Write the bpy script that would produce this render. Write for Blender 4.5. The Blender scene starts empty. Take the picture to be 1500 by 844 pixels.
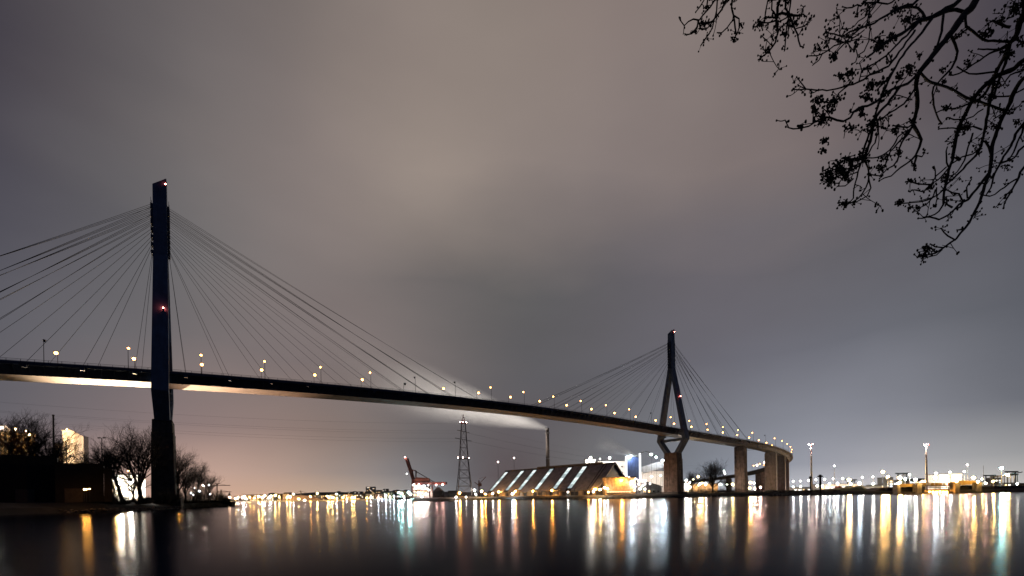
# a cable-stayed bridge over a harbour at night
WATER_ROUGH = .182; WATER_BUMP = .15; WATER_IOR = 1.024; WATER_ANISO = .2
LAMP_DECK = 24; FLOODP = 1800000
LAMP_O = 1400; LAMP_Y = 1700; LAMP_W = 1100; LAMP_C = 1200; LAMP_T = 1900; LAMP_R = 900; LAMP_F = 900
PLUMED = .07; PLUMEP = 1.35e7
import bpy, math, random
from mathutils import Vector, Matrix
rnd = random.Random(7)
S = bpy.context.scene
COL = S.collection
F = 666.667                       # focal length in photo pixels (16 mm on 36 mm, 1500 px)
CAMH = 2.6
ROLL = math.radians(0.9)

# ------------------------------------------------------------------ camera
cd = bpy.data.cameras.new('camera'); cam = bpy.data.objects.new('camera', cd); COL.objects.link(cam)
cd.sensor_width = 36; cd.lens = 16; cd.shift_y = (728 - 422) / 1500
cd.clip_start = 0.1; cd.clip_end = 30000
cam.matrix_world = Matrix.Translation((0, 0, CAMH)) @ Matrix.Rotation(math.radians(90), 4, 'X') @ Matrix.Rotation(-ROLL, 4, 'Z')
S.camera = cam
S.view_settings.view_transform = 'Standard'; S.view_settings.look = 'None'
S.view_settings.exposure = 0; S.view_settings.gamma = 1
S.cycles.sample_clamp_indirect = 6
S.cycles.max_bounces = 6; S.cycles.diffuse_bounces = 2; S.cycles.glossy_bounces = 3
S.cycles.volume_bounces = 0
S.cycles.use_denoising = True; S.cycles.use_adaptive_sampling = False
S.cycles.caustics_reflective = False; S.cycles.caustics_refractive = False

# ------------------------------------------------------------------ night sky: low cloud lit by the harbour and the town
def lin(c):
    return tuple(((v / 255) / 12.92 if v / 255 <= .04045 else ((v / 255 + .055) / 1.055) ** 2.4) for v in c)
W = bpy.data.worlds.new('World'); S.world = W; W.use_nodes = True; W.cycles.sampling_method = 'NONE'
nt = W.node_tree; nt.nodes.clear()
def N(t, **k):
    n = nt.nodes.new(t)
    for a, b in k.items(): setattr(n, a, b)
    return n
def L(a, b): nt.links.new(a, b)
def M(op, a, b=None, clamp=False):
    n = N('ShaderNodeMath', operation=op, use_clamp=clamp)
    for i, v in enumerate((a, b)):
        if v is None: continue
        if isinstance(v, (int, float)): n.inputs[i].default_value = v
        else: L(v, n.inputs[i])
    return n.outputs[0]
tc = N('ShaderNodeTexCoord')
sep = N('ShaderNodeSeparateXYZ'); L(tc.outputs['Generated'], sep.inputs[0])
AZ = [-180, -100, -62, -48, -36, -24, -12, 0, 12, 24, 36, 48, 62, 100, 180]
dk = (36, 42, 62)
ROWS = [ (0, [(150,125,115),(205,165,145),(200,170,145),(150,150,150),(108,100,100),(150,150,152),(172,175,183),(200,198,201),(195,191,187)]),
  (3, [(118,105,110),(190,158,145),(165,145,135),(125,122,124),(95,85,87),(113,112,114),(132,137,147),(158,159,168),(156,156,158)]),
  (8, [(103,99,105),(140,122,120),(140,122,115),(112,106,106),(98,92,95),(106,105,109),(118,120,128),(135,137,147),(112,114,122)]),
  (15, [(96,95,102),(112,107,109),(124,113,112),(118,110,109),(98,95,98),(97,96,102),(107,106,115),(108,109,118),(95,97,105)]),
  (24, [(84,82,90),(108,106,108),(128,119,117),(112,106,105),(96,94,95),(98,95,99),(104,100,106),(100,98,104),(90,89,97)]),
  (34, [(70,66,74),(112,106,106),(135,124,120),(152,139,131),(142,130,124),(132,121,118),(128,117,115),(120,109,109),(75,70,78)]),
  (47, [(66,62,69),(95,89,91),(118,109,106),(138,126,120),(140,128,121),(138,125,120),(128,116,113),(100,90,92),(70,65,72)]),
  (70, [(86,78,80),(90,82,82),(96,88,86),(104,94,91),(108,97,94),(104,94,91),(96,88,86),(90,80,82),(84,76,80)]) ]

az = M('ARCTAN2', sep.outputs[0], sep.outputs[1])
el = M('ARCSINE', sep.outputs[2])
mp = N('ShaderNodeMapping'); L(tc.outputs['Generated'], mp.inputs[0]); mp.inputs['Scale'].default_value = (1.3, 1.3, 3.2)
mp.inputs['Rotation'].default_value = (.25, -.3, .3)
nz = N('ShaderNodeTexNoise'); L(mp.outputs[0], nz.inputs['Vector']); nz.inputs['Scale'].default_value = 1.7; nz.inputs['Detail'].default_value = 5; nz.inputs['Roughness'].default_value = .42
nsep = N('ShaderNodeSeparateColor'); L(nz.outputs['Color'], nsep.inputs[0])
azn = M('ADD', az, M('MULTIPLY', M('SUBTRACT', nsep.outputs[0], .5), .20))
eln = M('ADD', el, M('MULTIPLY', M('MULTIPLY', M('SUBTRACT', nsep.outputs[1], .5), .22), M('MULTIPLY', M('ABSOLUTE', el), 2.5, True)))
fac = M('ADD', M('MULTIPLY', azn, 1 / (2 * math.pi)), .5, True)
prev = None
for e, row in ROWS:
    r = N('ShaderNodeValToRGB'); L(fac, r.inputs[0]); cr = r.color_ramp; cr.interpolation = 'CARDINAL'
    cols = [dk, dk] + [row[0]] + row + [row[-1]] + [dk, dk]
    cols[2] = tuple((a + b) / 2 for a, b in zip(row[0], dk)); cols[-3] = tuple((a + b) / 2 for a, b in zip(row[-1], dk))
    for i, (a, c) in enumerate(zip(AZ, cols)):
        p = (a + 180) / 360
        if i == 0: cr.elements[0].color = (*lin(c), 1)
        elif i == len(AZ) - 1: pass
        else: elm = cr.elements.new(p); elm.color = (*lin(c), 1)
    cr.elements[len(cr.elements) - 1].color = (*lin(cols[-1]), 1)
    if prev is None: prev, pe = r.outputs[0], e
    else:
        mr = N('ShaderNodeMapRange', interpolation_type='SMOOTHSTEP' if e > 60 else 'LINEAR'); L(eln, mr.inputs[0])
        mr.inputs[1].default_value = math.radians(pe); mr.inputs[2].default_value = math.radians(e)
        mx = N('ShaderNodeMix', data_type='RGBA'); L(mr.outputs[0], mx.inputs[0]); L(prev, mx.inputs[6]); L(r.outputs[0], mx.inputs[7])
        prev, pe = mx.outputs[2], e
nz2 = N('ShaderNodeTexNoise'); L(mp.outputs[0], nz2.inputs['Vector']); nz2.inputs['Scale'].default_value = 3.1; nz2.inputs['Detail'].default_value = 6; nz2.inputs['Roughness'].default_value = .5
var = M('ADD', M('MULTIPLY', nz2.outputs['Fac'], .18), .91)
bg = N('ShaderNodeBackground'); bg.inputs[1].default_value = 1
vm = N('ShaderNodeVectorMath', operation='SCALE'); L(prev, vm.inputs[0]); L(var, vm.inputs[3]); L(vm.outputs[0], bg.inputs[0])
skyt = N('ShaderNodeTexSky'); skyt.sky_type = 'NISHITA'; skyt.sun_disc = False
skyt.sun_elevation = math.radians(-4); skyt.sun_rotation = math.radians(200)     # the sun is well set: only its last blue
bg2 = N('ShaderNodeBackground'); bg2.inputs[1].default_value = .05; L(skyt.outputs[0], bg2.inputs[0])
add = N('ShaderNodeAddShader'); L(bg.outputs[0], add.inputs[0]); L(bg2.outputs[0], add.inputs[1])
out = N('ShaderNodeOutputWorld'); L(add.outputs[0], out.inputs[0])

# ------------------------------------------------------------------ where a photo pixel lies at a given distance
def P(px, py, D):
    xc = (px - 750) / F * D; yc = (728 - py) / F * D
    return Vector((xc * math.cos(ROLL) + yc * math.sin(ROLL), D, CAMH - xc * math.sin(ROLL) + yc * math.cos(ROLL)))
def hor(px): return 728 - (px - 750) * math.tan(ROLL)
def G(px, D, z=3.0):
    p = P(px, hor(px), D); return Vector((p.x, p.y, z))

# ------------------------------------------------------------------ materials
_m = {}
def mat(name, col, rough=.7, metal=0, var=.25, scale=1.2, bump=0, col2=None, stretch=(1, 1, 1), streak=0):
    if name in _m: return _m[name]
    m = bpy.data.materials.new(name); m.use_nodes = True; t = m.node_tree; b = t.nodes['Principled BSDF']
    b.inputs['Roughness'].default_value = rough; b.inputs['Metallic'].default_value = metal
    g = t.nodes.new('ShaderNodeNewGeometry'); mpn = t.nodes.new('ShaderNodeMapping'); t.links.new(g.outputs['Position'], mpn.inputs[0])
    mpn.inputs['Scale'].default_value = stretch
    n = t.nodes.new('ShaderNodeTexNoise'); n.inputs['Scale'].default_value = scale; n.inputs['Detail'].default_value = 6; n.inputs['Roughness'].default_value = .6
    t.links.new(mpn.outputs[0], n.inputs['Vector'])
    r = t.nodes.new('ShaderNodeValToRGB'); t.links.new(n.outputs['Fac'], r.inputs[0])
    c2 = col2 or tuple(v * (1 - var * 1.6) for v in col)
    r.color_ramp.elements[0].position = .33; r.color_ramp.elements[1].position = .68
    r.color_ramp.elements[0].color = (*c2, 1); r.color_ramp.elements[1].color = (*[min(1, v * (1 + var * .5)) for v in col], 1)
    last = r.outputs[0]
    if streak:
        mp2 = t.nodes.new('ShaderNodeMapping'); t.links.new(g.outputs['Position'], mp2.inputs[0]); mp2.inputs['Scale'].default_value = (1, 1, .07)
        n2 = t.nodes.new('ShaderNodeTexNoise'); n2.inputs['Scale'].default_value = .9; n2.inputs['Detail'].default_value = 4; t.links.new(mp2.outputs[0], n2.inputs['Vector'])
        r2 = t.nodes.new('ShaderNodeMapRange'); t.links.new(n2.outputs['Fac'], r2.inputs[0]); r2.inputs[1].default_value = .4; r2.inputs[2].default_value = .65
        r2.inputs[3].default_value = 1 - streak; r2.inputs[4].default_value = 1
        vs = t.nodes.new('ShaderNodeVectorMath'); vs.operation = 'SCALE'; t.links.new(last, vs.inputs[0]); t.links.new(r2.outputs[0], vs.inputs[3]); last = vs.outputs[0]
    t.links.new(last, b.inputs['Base Color'])
    rr = t.nodes.new('ShaderNodeMapRange'); t.links.new(n.outputs['Fac'], rr.inputs[0]); rr.inputs[3].default_value = min(1, rough + .08); rr.inputs[4].default_value = max(.05, rough - .08)
    t.links.new(rr.outputs[0], b.inputs['Roughness'])
    if bump:
        bp = t.nodes.new('ShaderNodeBump'); bp.inputs['Strength'].default_value = bump; bp.inputs['Distance'].default_value = .05
        t.links.new(n.outputs['Fac'], bp.inputs['Height']); t.links.new(bp.outputs[0], b.inputs['Normal'])
    _m[name] = m; return m
def em(name, col, s, mis=None):
    k = name
    if k in _m: return _m[k]
    m = bpy.data.materials.new(k); m.use_nodes = True; t = m.node_tree; t.nodes.clear()
    e = t.nodes.new('ShaderNodeEmission'); e.inputs[0].default_value = (*col, 1); e.inputs[1].default_value = s
    o = t.nodes.new('ShaderNodeOutputMaterial'); t.links.new(e.outputs[0], o.inputs[0]); _m[k] = m
    m.cycles.emission_sampling = 'FRONT'
    if s < 20: m.cycles.emission_sampling = 'NONE'     # broad dim panes are found well enough without
    return m

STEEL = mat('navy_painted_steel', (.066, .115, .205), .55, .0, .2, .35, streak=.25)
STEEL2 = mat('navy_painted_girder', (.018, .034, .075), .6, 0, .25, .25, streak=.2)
UNDER = mat('girder_underside_paint', (.14, .11, .10), .6, 0, .25, .3)
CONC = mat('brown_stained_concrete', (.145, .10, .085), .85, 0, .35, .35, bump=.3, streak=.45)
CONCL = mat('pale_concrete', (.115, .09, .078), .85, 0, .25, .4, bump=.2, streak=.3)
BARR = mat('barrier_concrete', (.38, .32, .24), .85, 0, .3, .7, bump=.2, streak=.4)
CONCD = mat('dark_wet_unlit_concrete', (.05, .045, .045), .8, 0, .35, .6, bump=.3, streak=.3)  # wet footings and quay walls; also stands in for shade on the near pier
CABLE = mat('dark_cable_sheath', (.02, .022, .028), .5)
ASPH = mat('asphalt', (.05, .05, .052), .9, 0, .2, 2.5, bump=.3)
GALV = mat('galvanised_steel', (.22, .22, .22), .5, .4, .15, 2)
DARKM = mat('dark_painted_metal', (.02, .021, .024), .6)
REDM = mat('red_oxide_crane_paint', (.10, .03, .026), .55, 0, .3, .6, streak=.3)
BARK = mat('bark', (.018, .015, .014), .9, 0, .35, 14, bump=.6)
TWIG = mat('dark_twig_bark', (.03, .024, .02), .9, 0, .3, 3)
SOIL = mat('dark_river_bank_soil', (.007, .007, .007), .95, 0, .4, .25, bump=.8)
GRASS = mat('rough_bank_grass', (.055, .075, .022), .95, 0, .45, 1.2, bump=.8)
SHRUB = mat('dark_evergreen_leaf', (.012, .015, .010), .9, 0, .4, .8, bump=.6)
STONE = mat('riprap_stone', (.10, .095, .09), .9, 0, .4, .9, bump=.8)
BROWNROOF = mat('brown_sheet_roof', (.33, .28, .265), .65, 0, .2, .22, streak=.25)
ROOFTRIM = mat('dark_roof_trim', (.035, .03, .028), .7)
OCHRE = mat('ochre_rendered_wall', (.48, .33, .17), .85, 0, .25, .6, streak=.3)
WHITEW = mat('white_cladding', (.72, .70, .66), .6, 0, .1, .4, streak=.12)
GREYW = mat('grey_cladding', (.33, .33, .33), .6, 0, .15, .3, streak=.2)
BLUEW = mat('dark_blue_cladding', (.03, .05, .13), .5, 0, .3, .4, stretch=(3, 3, .4))
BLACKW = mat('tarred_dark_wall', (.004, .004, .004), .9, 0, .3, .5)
GLASS = mat('dark_window_glass', (.012, .014, .018), .12)
HILLM = mat('wooded_hill', (.10, .085, .075), .95, 0, .4, .02)

ORANGE = (1, .42, .07); YELLOW = (1, .60, .19); WHITE = (1, .93, .82); COLD = (.72, .88, 1.0); CYAN = (.45, .95, .92); RED = (1, .10, .09); PEACH = (1, .62, .34); PINK = (1, .55, .45)

# ------------------------------------------------------------------ mesh building
def ortho(d):
    d = d.normalized(); u = d.cross(Vector((0, 0, 1)))
    if u.length < 1e-3: u = d.cross(Vector((1, 0, 0)))
    u.normalize(); return u, u.cross(d)
class MB:
    def __init__(s): s.v = []; s.f = []; s.mi = []; s.cur = 0
    def add(s, vs, fs):
        b = len(s.v); s.v.extend([tuple(v) for v in vs]); s.f.extend([tuple(b + i for i in f) for f in fs]); s.mi.extend([s.cur] * len(fs)); return s
    def hexa(s, c8):          # 4 bottom ccw, 4 top ccw
        return s.add(c8, [(3, 2, 1, 0), (4, 5, 6, 7), (0, 1, 5, 4), (1, 2, 6, 5), (2, 3, 7, 6), (3, 0, 4, 7)])
    def box(s, c, size, rz=0):
        c = Vector(c); sx, sy, sz = [v / 2 for v in size]; R = Matrix.Rotation(rz, 3, 'Z')
        return s.hexa([c + R @ Vector((a * sx, b * sy, e * sz)) for e in (-1, 1) for a, b in ((-1, -1), (1, -1), (1, 1), (-1, 1))])
    def frame(s, o, ux, uy, x0, x1, y0, y1, z0, z1):   # box in an oriented ground frame
        o = Vector(o)
        return s.hexa([o + ux * a + uy * b + Vector((0, 0, e)) for e in (z0, z1) for a, b in ((x0, y0), (x1, y0), (x1, y1), (x0, y1))])
    def beam(s, p, q, w, h=None, up=None):
        p, q = Vector(p), Vector(q); h = h or w; d = (q - p).normalized()
        if up is None: u, n = ortho(d)
        else: u = d.cross(up).normalized(); n = u.cross(d)
        u = u * w / 2; n = n * h / 2
        return s.hexa([p - u - n, p + u - n, p + u + n, p - u + n, q - u - n, q + u - n, q + u + n, q - u + n])
    def tube(s, pts, rs, n=5, cap=True):
        pts = [Vector(p) for p in pts]; m = len(pts)
        if not hasattr(rs, '__len__'): rs = [rs] * m
        vs = []; u = None
        for i, p in enumerate(pts):
            d = (pts[min(i + 1, m - 1)] - pts[max(i - 1, 0)])
            if d.length < 1e-9: d = Vector((0, 0, 1))
            d.normalize()
            if u is None: u, w = ortho(d)
            else:
                u = u - d * u.dot(d)
                if u.length < 1e-6: u, w = ortho(d)
                u.normalize()
            w = d.cross(u)
            for k in range(n):
                a = 2 * math.pi * k / n; vs.append(p + (u * math.cos(a) + w * math.sin(a)) * rs[i])
        fs = [(i * n + k, i * n + (k + 1) % n, (i + 1) * n + (k + 1) % n, (i + 1) * n + k) for i in range(m - 1) for k in range(n)]
        if cap: fs += [tuple(range(n - 1, -1, -1)), tuple((m - 1) * n + k for k in range(n))]
        return s.add(vs, fs)
    def ball(s, c, r, sz=1.0, n=6, rings=3):
        c = Vector(c); vs = [c + Vector((0, 0, -r * sz))]
        for i in range(1, rings + 1):
            t = -math.pi / 2 + math.pi * i / (rings + 1)
            for k in range(n):
                a = 2 * math.pi * k / n; vs.append(c + Vector((math.cos(t) * math.cos(a) * r, math.cos(t) * math.sin(a) * r, math.sin(t) * r * sz)))
        vs.append(c + Vector((0, 0, r * sz))); fs = []
        for k in range(n):
            fs.append((0, 1 + (k + 1) % n, 1 + k)); e = 1 + (rings - 1) * n; fs.append((len(vs) - 1, e + k, e + (k + 1) % n))
            for i in range(rings - 1): fs.append((1 + i * n + k, 1 + i * n + (k + 1) % n, 1 + (i + 1) * n + (k + 1) % n, 1 + (i + 1) * n + k))
        return s.add(vs, fs)
    def sheet(s, rows):
        n = len(rows[0]); m = len(rows)
        return s.add([p for r in rows for p in r], [(i * n + k, i * n + k + 1, (i + 1) * n + k + 1, (i + 1) * n + k) for i in range(m - 1) for k in range(n - 1)])
    def build(s, name, ms, parent=None, origin=None, smooth=False, **props):
        me = bpy.data.meshes.new(name)
        o3 = Vector(origin) if origin is not None else (parent.matrix_world.translation if parent else Vector((0, 0, 0)))
        if parent is not None and origin is None: o3 = WL(parent)
        me.from_pydata([(a - o3.x, b - o3.y, c - o3.z) for a, b, c in s.v], [], s.f)
        for m in (ms if isinstance(ms, (list, tuple)) else [ms]): me.materials.append(m)
        if any(s.mi): me.polygons.foreach_set('material_index', s.mi)
        if smooth: me.polygons.foreach_set('use_smooth', [True] * len(s.f))
        me.update()
        o = bpy.data.objects.new(name, me); COL.objects.link(o)
        if parent is not None:
            o.parent = parent; o.location = o3 - WL(parent)
        else: o.location = o3
        for k, v in props.items(): o[k] = v
        return o
def WL(o):
    v = Vector(o.location)
    while o.parent: o = o.parent; v += Vector(o.location)
    return v
def bevel(o, w=.03, seg=1):
    b = o.modifiers.new('bevel', 'BEVEL'); b.width = w; b.segments = seg; b.limit_method = 'ANGLE'; return o
def thing(name, label, cat, loc, group=None):
    o = bpy.data.objects.new(name, None); COL.objects.link(o); o.location = loc; o.empty_display_size = .1
    o['label'] = label; o['category'] = cat
    if group: o['group'] = group
    return o
def tag(o, label, cat, group=None):
    o['label'] = label; o['category'] = cat
    if group: o['group'] = group
    return o
def inst(name, mesh, parent, loc, scale=(1, 1, 1), rz=0, **pr):
    o = bpy.data.objects.new(name, mesh); COL.objects.link(o); o.parent = parent; o.location = loc; o.scale = scale; o.rotation_euler = (0, 0, rz)
    for k, v in pr.items(): o[k] = v
    return o
def mesh_only(mb, name, ms):
    o = mb.build(name, ms); me = o.data; bpy.data.objects.remove(o); return me
def ordinal(n):
    return {1: 'first', 2: 'second', 3: 'third', 4: 'fourth', 5: 'fifth', 6: 'sixth', 7: 'seventh', 8: 'eighth', 9: 'ninth', 10: 'tenth', 11: 'eleventh', 12: 'twelfth', 13: 'thirteenth', 14: 'fourteenth', 15: 'fifteenth', 16: 'sixteenth', 17: 'seventeenth', 18: 'eighteenth', 19: 'nineteenth', 20: 'twentieth'}.get(n, str(n) + 'th')
def resample(pts, step):
    """Catmull-Rom through pts (each a tuple of floats)"""
    P4 = [pts[0]] + list(pts) + [pts[-1]]; outp = []
    for i in range(1, len(P4) - 2):
        a, b, c, d = P4[i - 1:i + 3]
        ln = math.sqrt(sum((x - y) ** 2 for x, y in zip(b[:3], c[:3]))); k = max(1, int(ln / step))
        for j in range(k):
            t = j / k
            outp.append(tuple(.5 * ((2 * q) + (-p + r) * t + (2 * p - 5 * q + 4 * r - s2) * t * t + (-p + 3 * q - 3 * r + s2) * t ** 3) for p, q, r, s2 in zip(a, b, c, d)))
    outp.append(tuple(pts[-1])); return outp

# ------------------------------------------------------------------ lamps: post, head and glowing bulb
UNITPOST = mesh_only(MB().tube([(0, 0, 0), (0, 0, 1)], [1.0, .7], 6), 'post', DARKM)
UNITPOSTG = mesh_only(MB().tube([(0, 0, 0), (0, 0, 1)], [1.0, .7], 8), 'post', GALV)
_hb = MB(); _hb.hexa([(-.9, -.6, 0), (.9, -.6, 0), (.9, .6, 0), (-.9, .6, 0), (-.5, -.35, .45), (.5, -.35, .45), (.5, .35, .45), (-.5, .35, .45)])
HEAD = mesh_only(_hb, 'lamp_head', DARKM)
_bulbs = {}
def bulb_mesh(key, col, s):
    if key not in _bulbs: _bulbs[key] = mesh_only(MB().ball((0, 0, 0), 1, 1, 8, 3), 'bulb', em('glow_' + key, col, s))
    return _bulbs[key]
def lamp(name, label, cat, x, y, z0, z1, r, bm, group=None, post_r=.12, galv=False, arm=None, hs=2.3):
    t = thing(name, label, cat, (x, y, z0), group)
    h = z1 - z0
    post = inst('post', UNITPOSTG if galv else UNITPOST, t, (0, 0, 0), (post_r, post_r, h + (.0 if arm else r * .4)))
    ox = oy = 0
    if arm:
        ox, oy = arm; a = MB().beam((x, y, z1 + r * 1.3 - .05), (x + ox, y + oy, z1 + r * 1.3), post_r * 1.1); a.build('arm', GALV if galv else DARKM, t)
        post.scale = (post_r, post_r, h + r * 1.1)
    inst('lamp_head', HEAD, t, (ox, oy, h + r * .8), (r * hs, r * hs, r * 1.1))
    inst('bulb', bm, t, (ox, oy, h), (r, r, r))
    return t
# ------------------------------------------------------------------ water
def water_mat():
    m = bpy.data.materials.new('river_water'); m.use_nodes = True; t = m.node_tree; t.nodes.clear()
    g = t.nodes.new('ShaderNodeNewGeometry'); bprev = None
    for sc, st, dist, strg in ((.9, (.6, 1, 1), .05, .45), (3.3, (.7, 1.1, 1), .02, .5)):
        mp = t.nodes.new('ShaderNodeMapping'); t.links.new(g.outputs['Position'], mp.inputs[0]); mp.inputs['Scale'].default_value = st
        n = t.nodes.new('ShaderNodeTexNoise'); n.inputs['Scale'].default_value = sc; n.inputs['Detail'].default_value = 2; t.links.new(mp.outputs[0], n.inputs['Vector'])
        bp = t.nodes.new('ShaderNodeBump'); bp.inputs['Distance'].default_value = dist; bp.inputs['Strength'].default_value = strg * WATER_BUMP; t.links.new(n.outputs['Fac'], bp.inputs['Height'])
        if bprev: t.links.new(bprev.outputs[0], bp.inputs['Normal'])
        bprev = bp
    gl = t.nodes.new('ShaderNodeBsdfAnisotropic'); gl.distribution = 'BECKMANN'; gl.inputs['Roughness'].default_value = WATER_ROUGH; gl.inputs['Anisotropy'].default_value = WATER_ANISO
    # wind patches make the water rougher in places
    mp = t.nodes.new('ShaderNodeMapping'); t.links.new(g.outputs['Position'], mp.inputs[0]); mp.inputs['Scale'].default_value = (.012, .035, 1)
    n = t.nodes.new('ShaderNodeTexNoise'); n.inputs['Scale'].default_value = 1; n.inputs['Detail'].default_value = 3; t.links.new(mp.outputs[0], n.inputs['Vector'])
    mr = t.nodes.new('ShaderNodeMapRange'); t.links.new(n.outputs['Fac'], mr.inputs[0]); mr.inputs[1].default_value = .35; mr.inputs[2].default_value = .65; mr.inputs[3].default_value = WATER_ROUGH * .88; mr.inputs[4].default_value = WATER_ROUGH * 1.1
    t.links.new(mr.outputs[0], gl.inputs['Roughness'])
    tg = t.nodes.new('ShaderNodeCombineXYZ'); tg.inputs[1].default_value = 1; t.links.new(tg.outputs[0], gl.inputs['Tangent'])
    g2 = t.nodes.new('ShaderNodeBsdfAnisotropic'); g2.distribution = 'BECKMANN'; g2.inputs['Roughness'].default_value = WATER_ROUGH * 1.25; g2.inputs['Anisotropy'].default_value = .3; t.links.new(tg.outputs[0], g2.inputs['Tangent'])
    mg = t.nodes.new('ShaderNodeMixShader'); mg.inputs[0].default_value = .35; t.links.new(gl.outputs[0], mg.inputs[1]); t.links.new(g2.outputs[0], mg.inputs[2]); t.links.new(bprev.outputs[0], g2.inputs['Normal'])
    df = t.nodes.new('ShaderNodeBsdfDiffuse'); df.inputs[0].default_value = (.004, .010, .026, 1)
    fr = t.nodes.new('ShaderNodeFresnel'); fr.inputs[0].default_value = WATER_IOR
    for x in (gl, df): t.links.new(bprev.outputs[0], x.inputs['Normal'])
    mx = t.nodes.new('ShaderNodeMixShader'); t.links.new(fr.outputs[0], mx.inputs[0]); t.links.new(df.outputs[0], mx.inputs[1]); t.links.new(mg.outputs[0], mx.inputs[2])
    o = t.nodes.new('ShaderNodeOutputMaterial'); t.links.new(mx.outputs[0], o.inputs[0]); return m
o = MB().add([(-9000, -400, 0), (9000, -400, 0), (9000, 12000, 0), (-9000, 12000, 0)], [(0, 1, 2, 3)]).build('water', water_mat()); o['kind'] = 'structure'

# ------------------------------------------------------------------ land
def bank(name, front, back_y, z, ms, slope=9, seed=1, foot=1.2):
    """ground behind a shoreline: sloping face from under the water up to z, then level to back_y"""
    r = random.Random(seed); pts = resample([(p[0], p[1], 0) for p in front], 12)
    n = len(pts); rows = []; prof = ((-foot, -.8), (0, .05), (slope * .35, z * .55), (slope, z), (slope + 14, z + .3), (slope + 60, z + .1))
    nrm = []
    for i in range(n):
        a = Vector(pts[max(0, i - 1)][:2]); b = Vector(pts[min(n - 1, i + 1)][:2]); d = (b - a).normalized(); nn = Vector((-d.y, d.x)); nrm.append(nn)
    for k, (off, zz) in enumerate(prof):
        rows.append([(p[0] + nv.x * off + r.uniform(-.8, .8) * (k > 1), p[1] + nv.y * off + r.uniform(-.8, .8) * (k > 1), zz + (r.uniform(-.25, .25) if k > 1 else 0)) for p, nv in zip(pts, nrm)])
    rows.append([(q[0] * (1 + .0), max(back_y, q[1] + 1), z) for q in rows[-1]])
    o = MB().sheet(rows).build(name, ms, smooth=False); o['kind'] = 'structure'; return o
# right bank (near shore of the quay island), far side ground sheet
rb = [G(602, 425), G(612, 418), G(640, 412), G(715, 432), G(790, 400), G(874, 362), G(930, 350), G(985, 347), G(1060, 362), G(1120, 375), G(1200, 380), G(1310, 366), G(1400, 362), G(1500, 360), G(1700, 380), G(1900, 420)]
MB().add([(-68, 440, 2.9), (900, 440, 2.9), (2600, 3000, 2.9), (1500, 3600, 2.9), (-130, 1100, 2.9), (-90, 620, 2.9)], [(0, 1, 2, 3, 4, 5)]).build('ground', SOIL)['kind'] = 'structure'
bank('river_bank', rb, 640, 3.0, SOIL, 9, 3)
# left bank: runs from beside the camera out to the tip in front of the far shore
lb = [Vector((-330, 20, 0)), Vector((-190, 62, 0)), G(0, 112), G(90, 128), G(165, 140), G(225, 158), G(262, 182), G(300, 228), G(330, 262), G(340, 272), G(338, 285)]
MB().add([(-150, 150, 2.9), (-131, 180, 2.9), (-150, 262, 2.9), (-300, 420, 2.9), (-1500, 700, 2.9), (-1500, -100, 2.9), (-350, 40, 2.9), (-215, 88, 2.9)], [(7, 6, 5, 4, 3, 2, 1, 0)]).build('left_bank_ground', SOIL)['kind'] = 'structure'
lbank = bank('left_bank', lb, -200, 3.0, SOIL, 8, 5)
# riprap and stones along the left tip
mb = MB(); r = random.Random(4)
for i in range(420):
    k = r.uniform(3, len(lb) - 2); a = lb[int(k)]; b = lb[int(k) + 1]; p = a.lerp(b, k - int(k)); s = r.uniform(.25, .7)
    d = (b - a).normalized(); nn = Vector((-d.y, d.x, 0)); p = p + nn * r.uniform(-.8, 3)
    mb.ball((p.x, p.y, r.uniform(0, .9)), s, .6, 5, 1)
mb.build('riprap', STONE, kind='stuff')
mb = MB()
for i in range(900):
    k = r.uniform(2, len(rb) - 5); a = rb[int(k)]; b = rb[int(k) + 1]; p = a.lerp(b, k - int(k)); s = r.uniform(.3, .8)
    d = (b - a).normalized(); nn = Vector((-d.y, d.x, 0)); p = p + nn * r.uniform(-.8, 3)
    mb.ball((p.x, p.y, r.uniform(0, 1.1)), s, .6, 5, 1)
mb.build('quay_riprap', STONE, kind='stuff')
# near bank under the camera and the tree
mb = MB(); rows = []
for y, z in ((-60, 1.4), (-12, 1.2), (-2, 1.0), (3, .8), (6, .45), (8, -.1), (10, -.6)):
    rows.append([(x, y + r.uniform(-.4, .4), z + r.uniform(-.06, .06)) for x in range(-60, 64, 3)])
mb.sheet(rows).build('near_bank', GRASS, smooth=True)['kind'] = 'structure'
# far shore with its wooded hill
rows = []
for j, D in enumerate((935, 950, 1000, 1200, 1500, 1900, 2300, 2800, 3600)):
    row = []
    for i in range(0, 46):
        px = -500 + i * 40
        h = (.0, 1.5, 2.5, 4, 8, 24, 38, 34, 20)[j]
        w = 1 if j < 4 else (.30 + .70 * math.exp(-((px - 560) / 150) ** 2) + .25 * math.exp(-((px - 440) / 60) ** 2) + .18 * math.sin(px * .031 + j))
        g0 = G(px, D, 0); row.append((g0.x, g0.y, (-.5 if j == 0 else max(2.5 * (j > 1) + .6, h * w + r.uniform(-.06, .06) * h))))
    rows.append(row)
MB().sheet(rows).build('hills', HILLM, smooth=True)['kind'] = 'structure'

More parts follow.
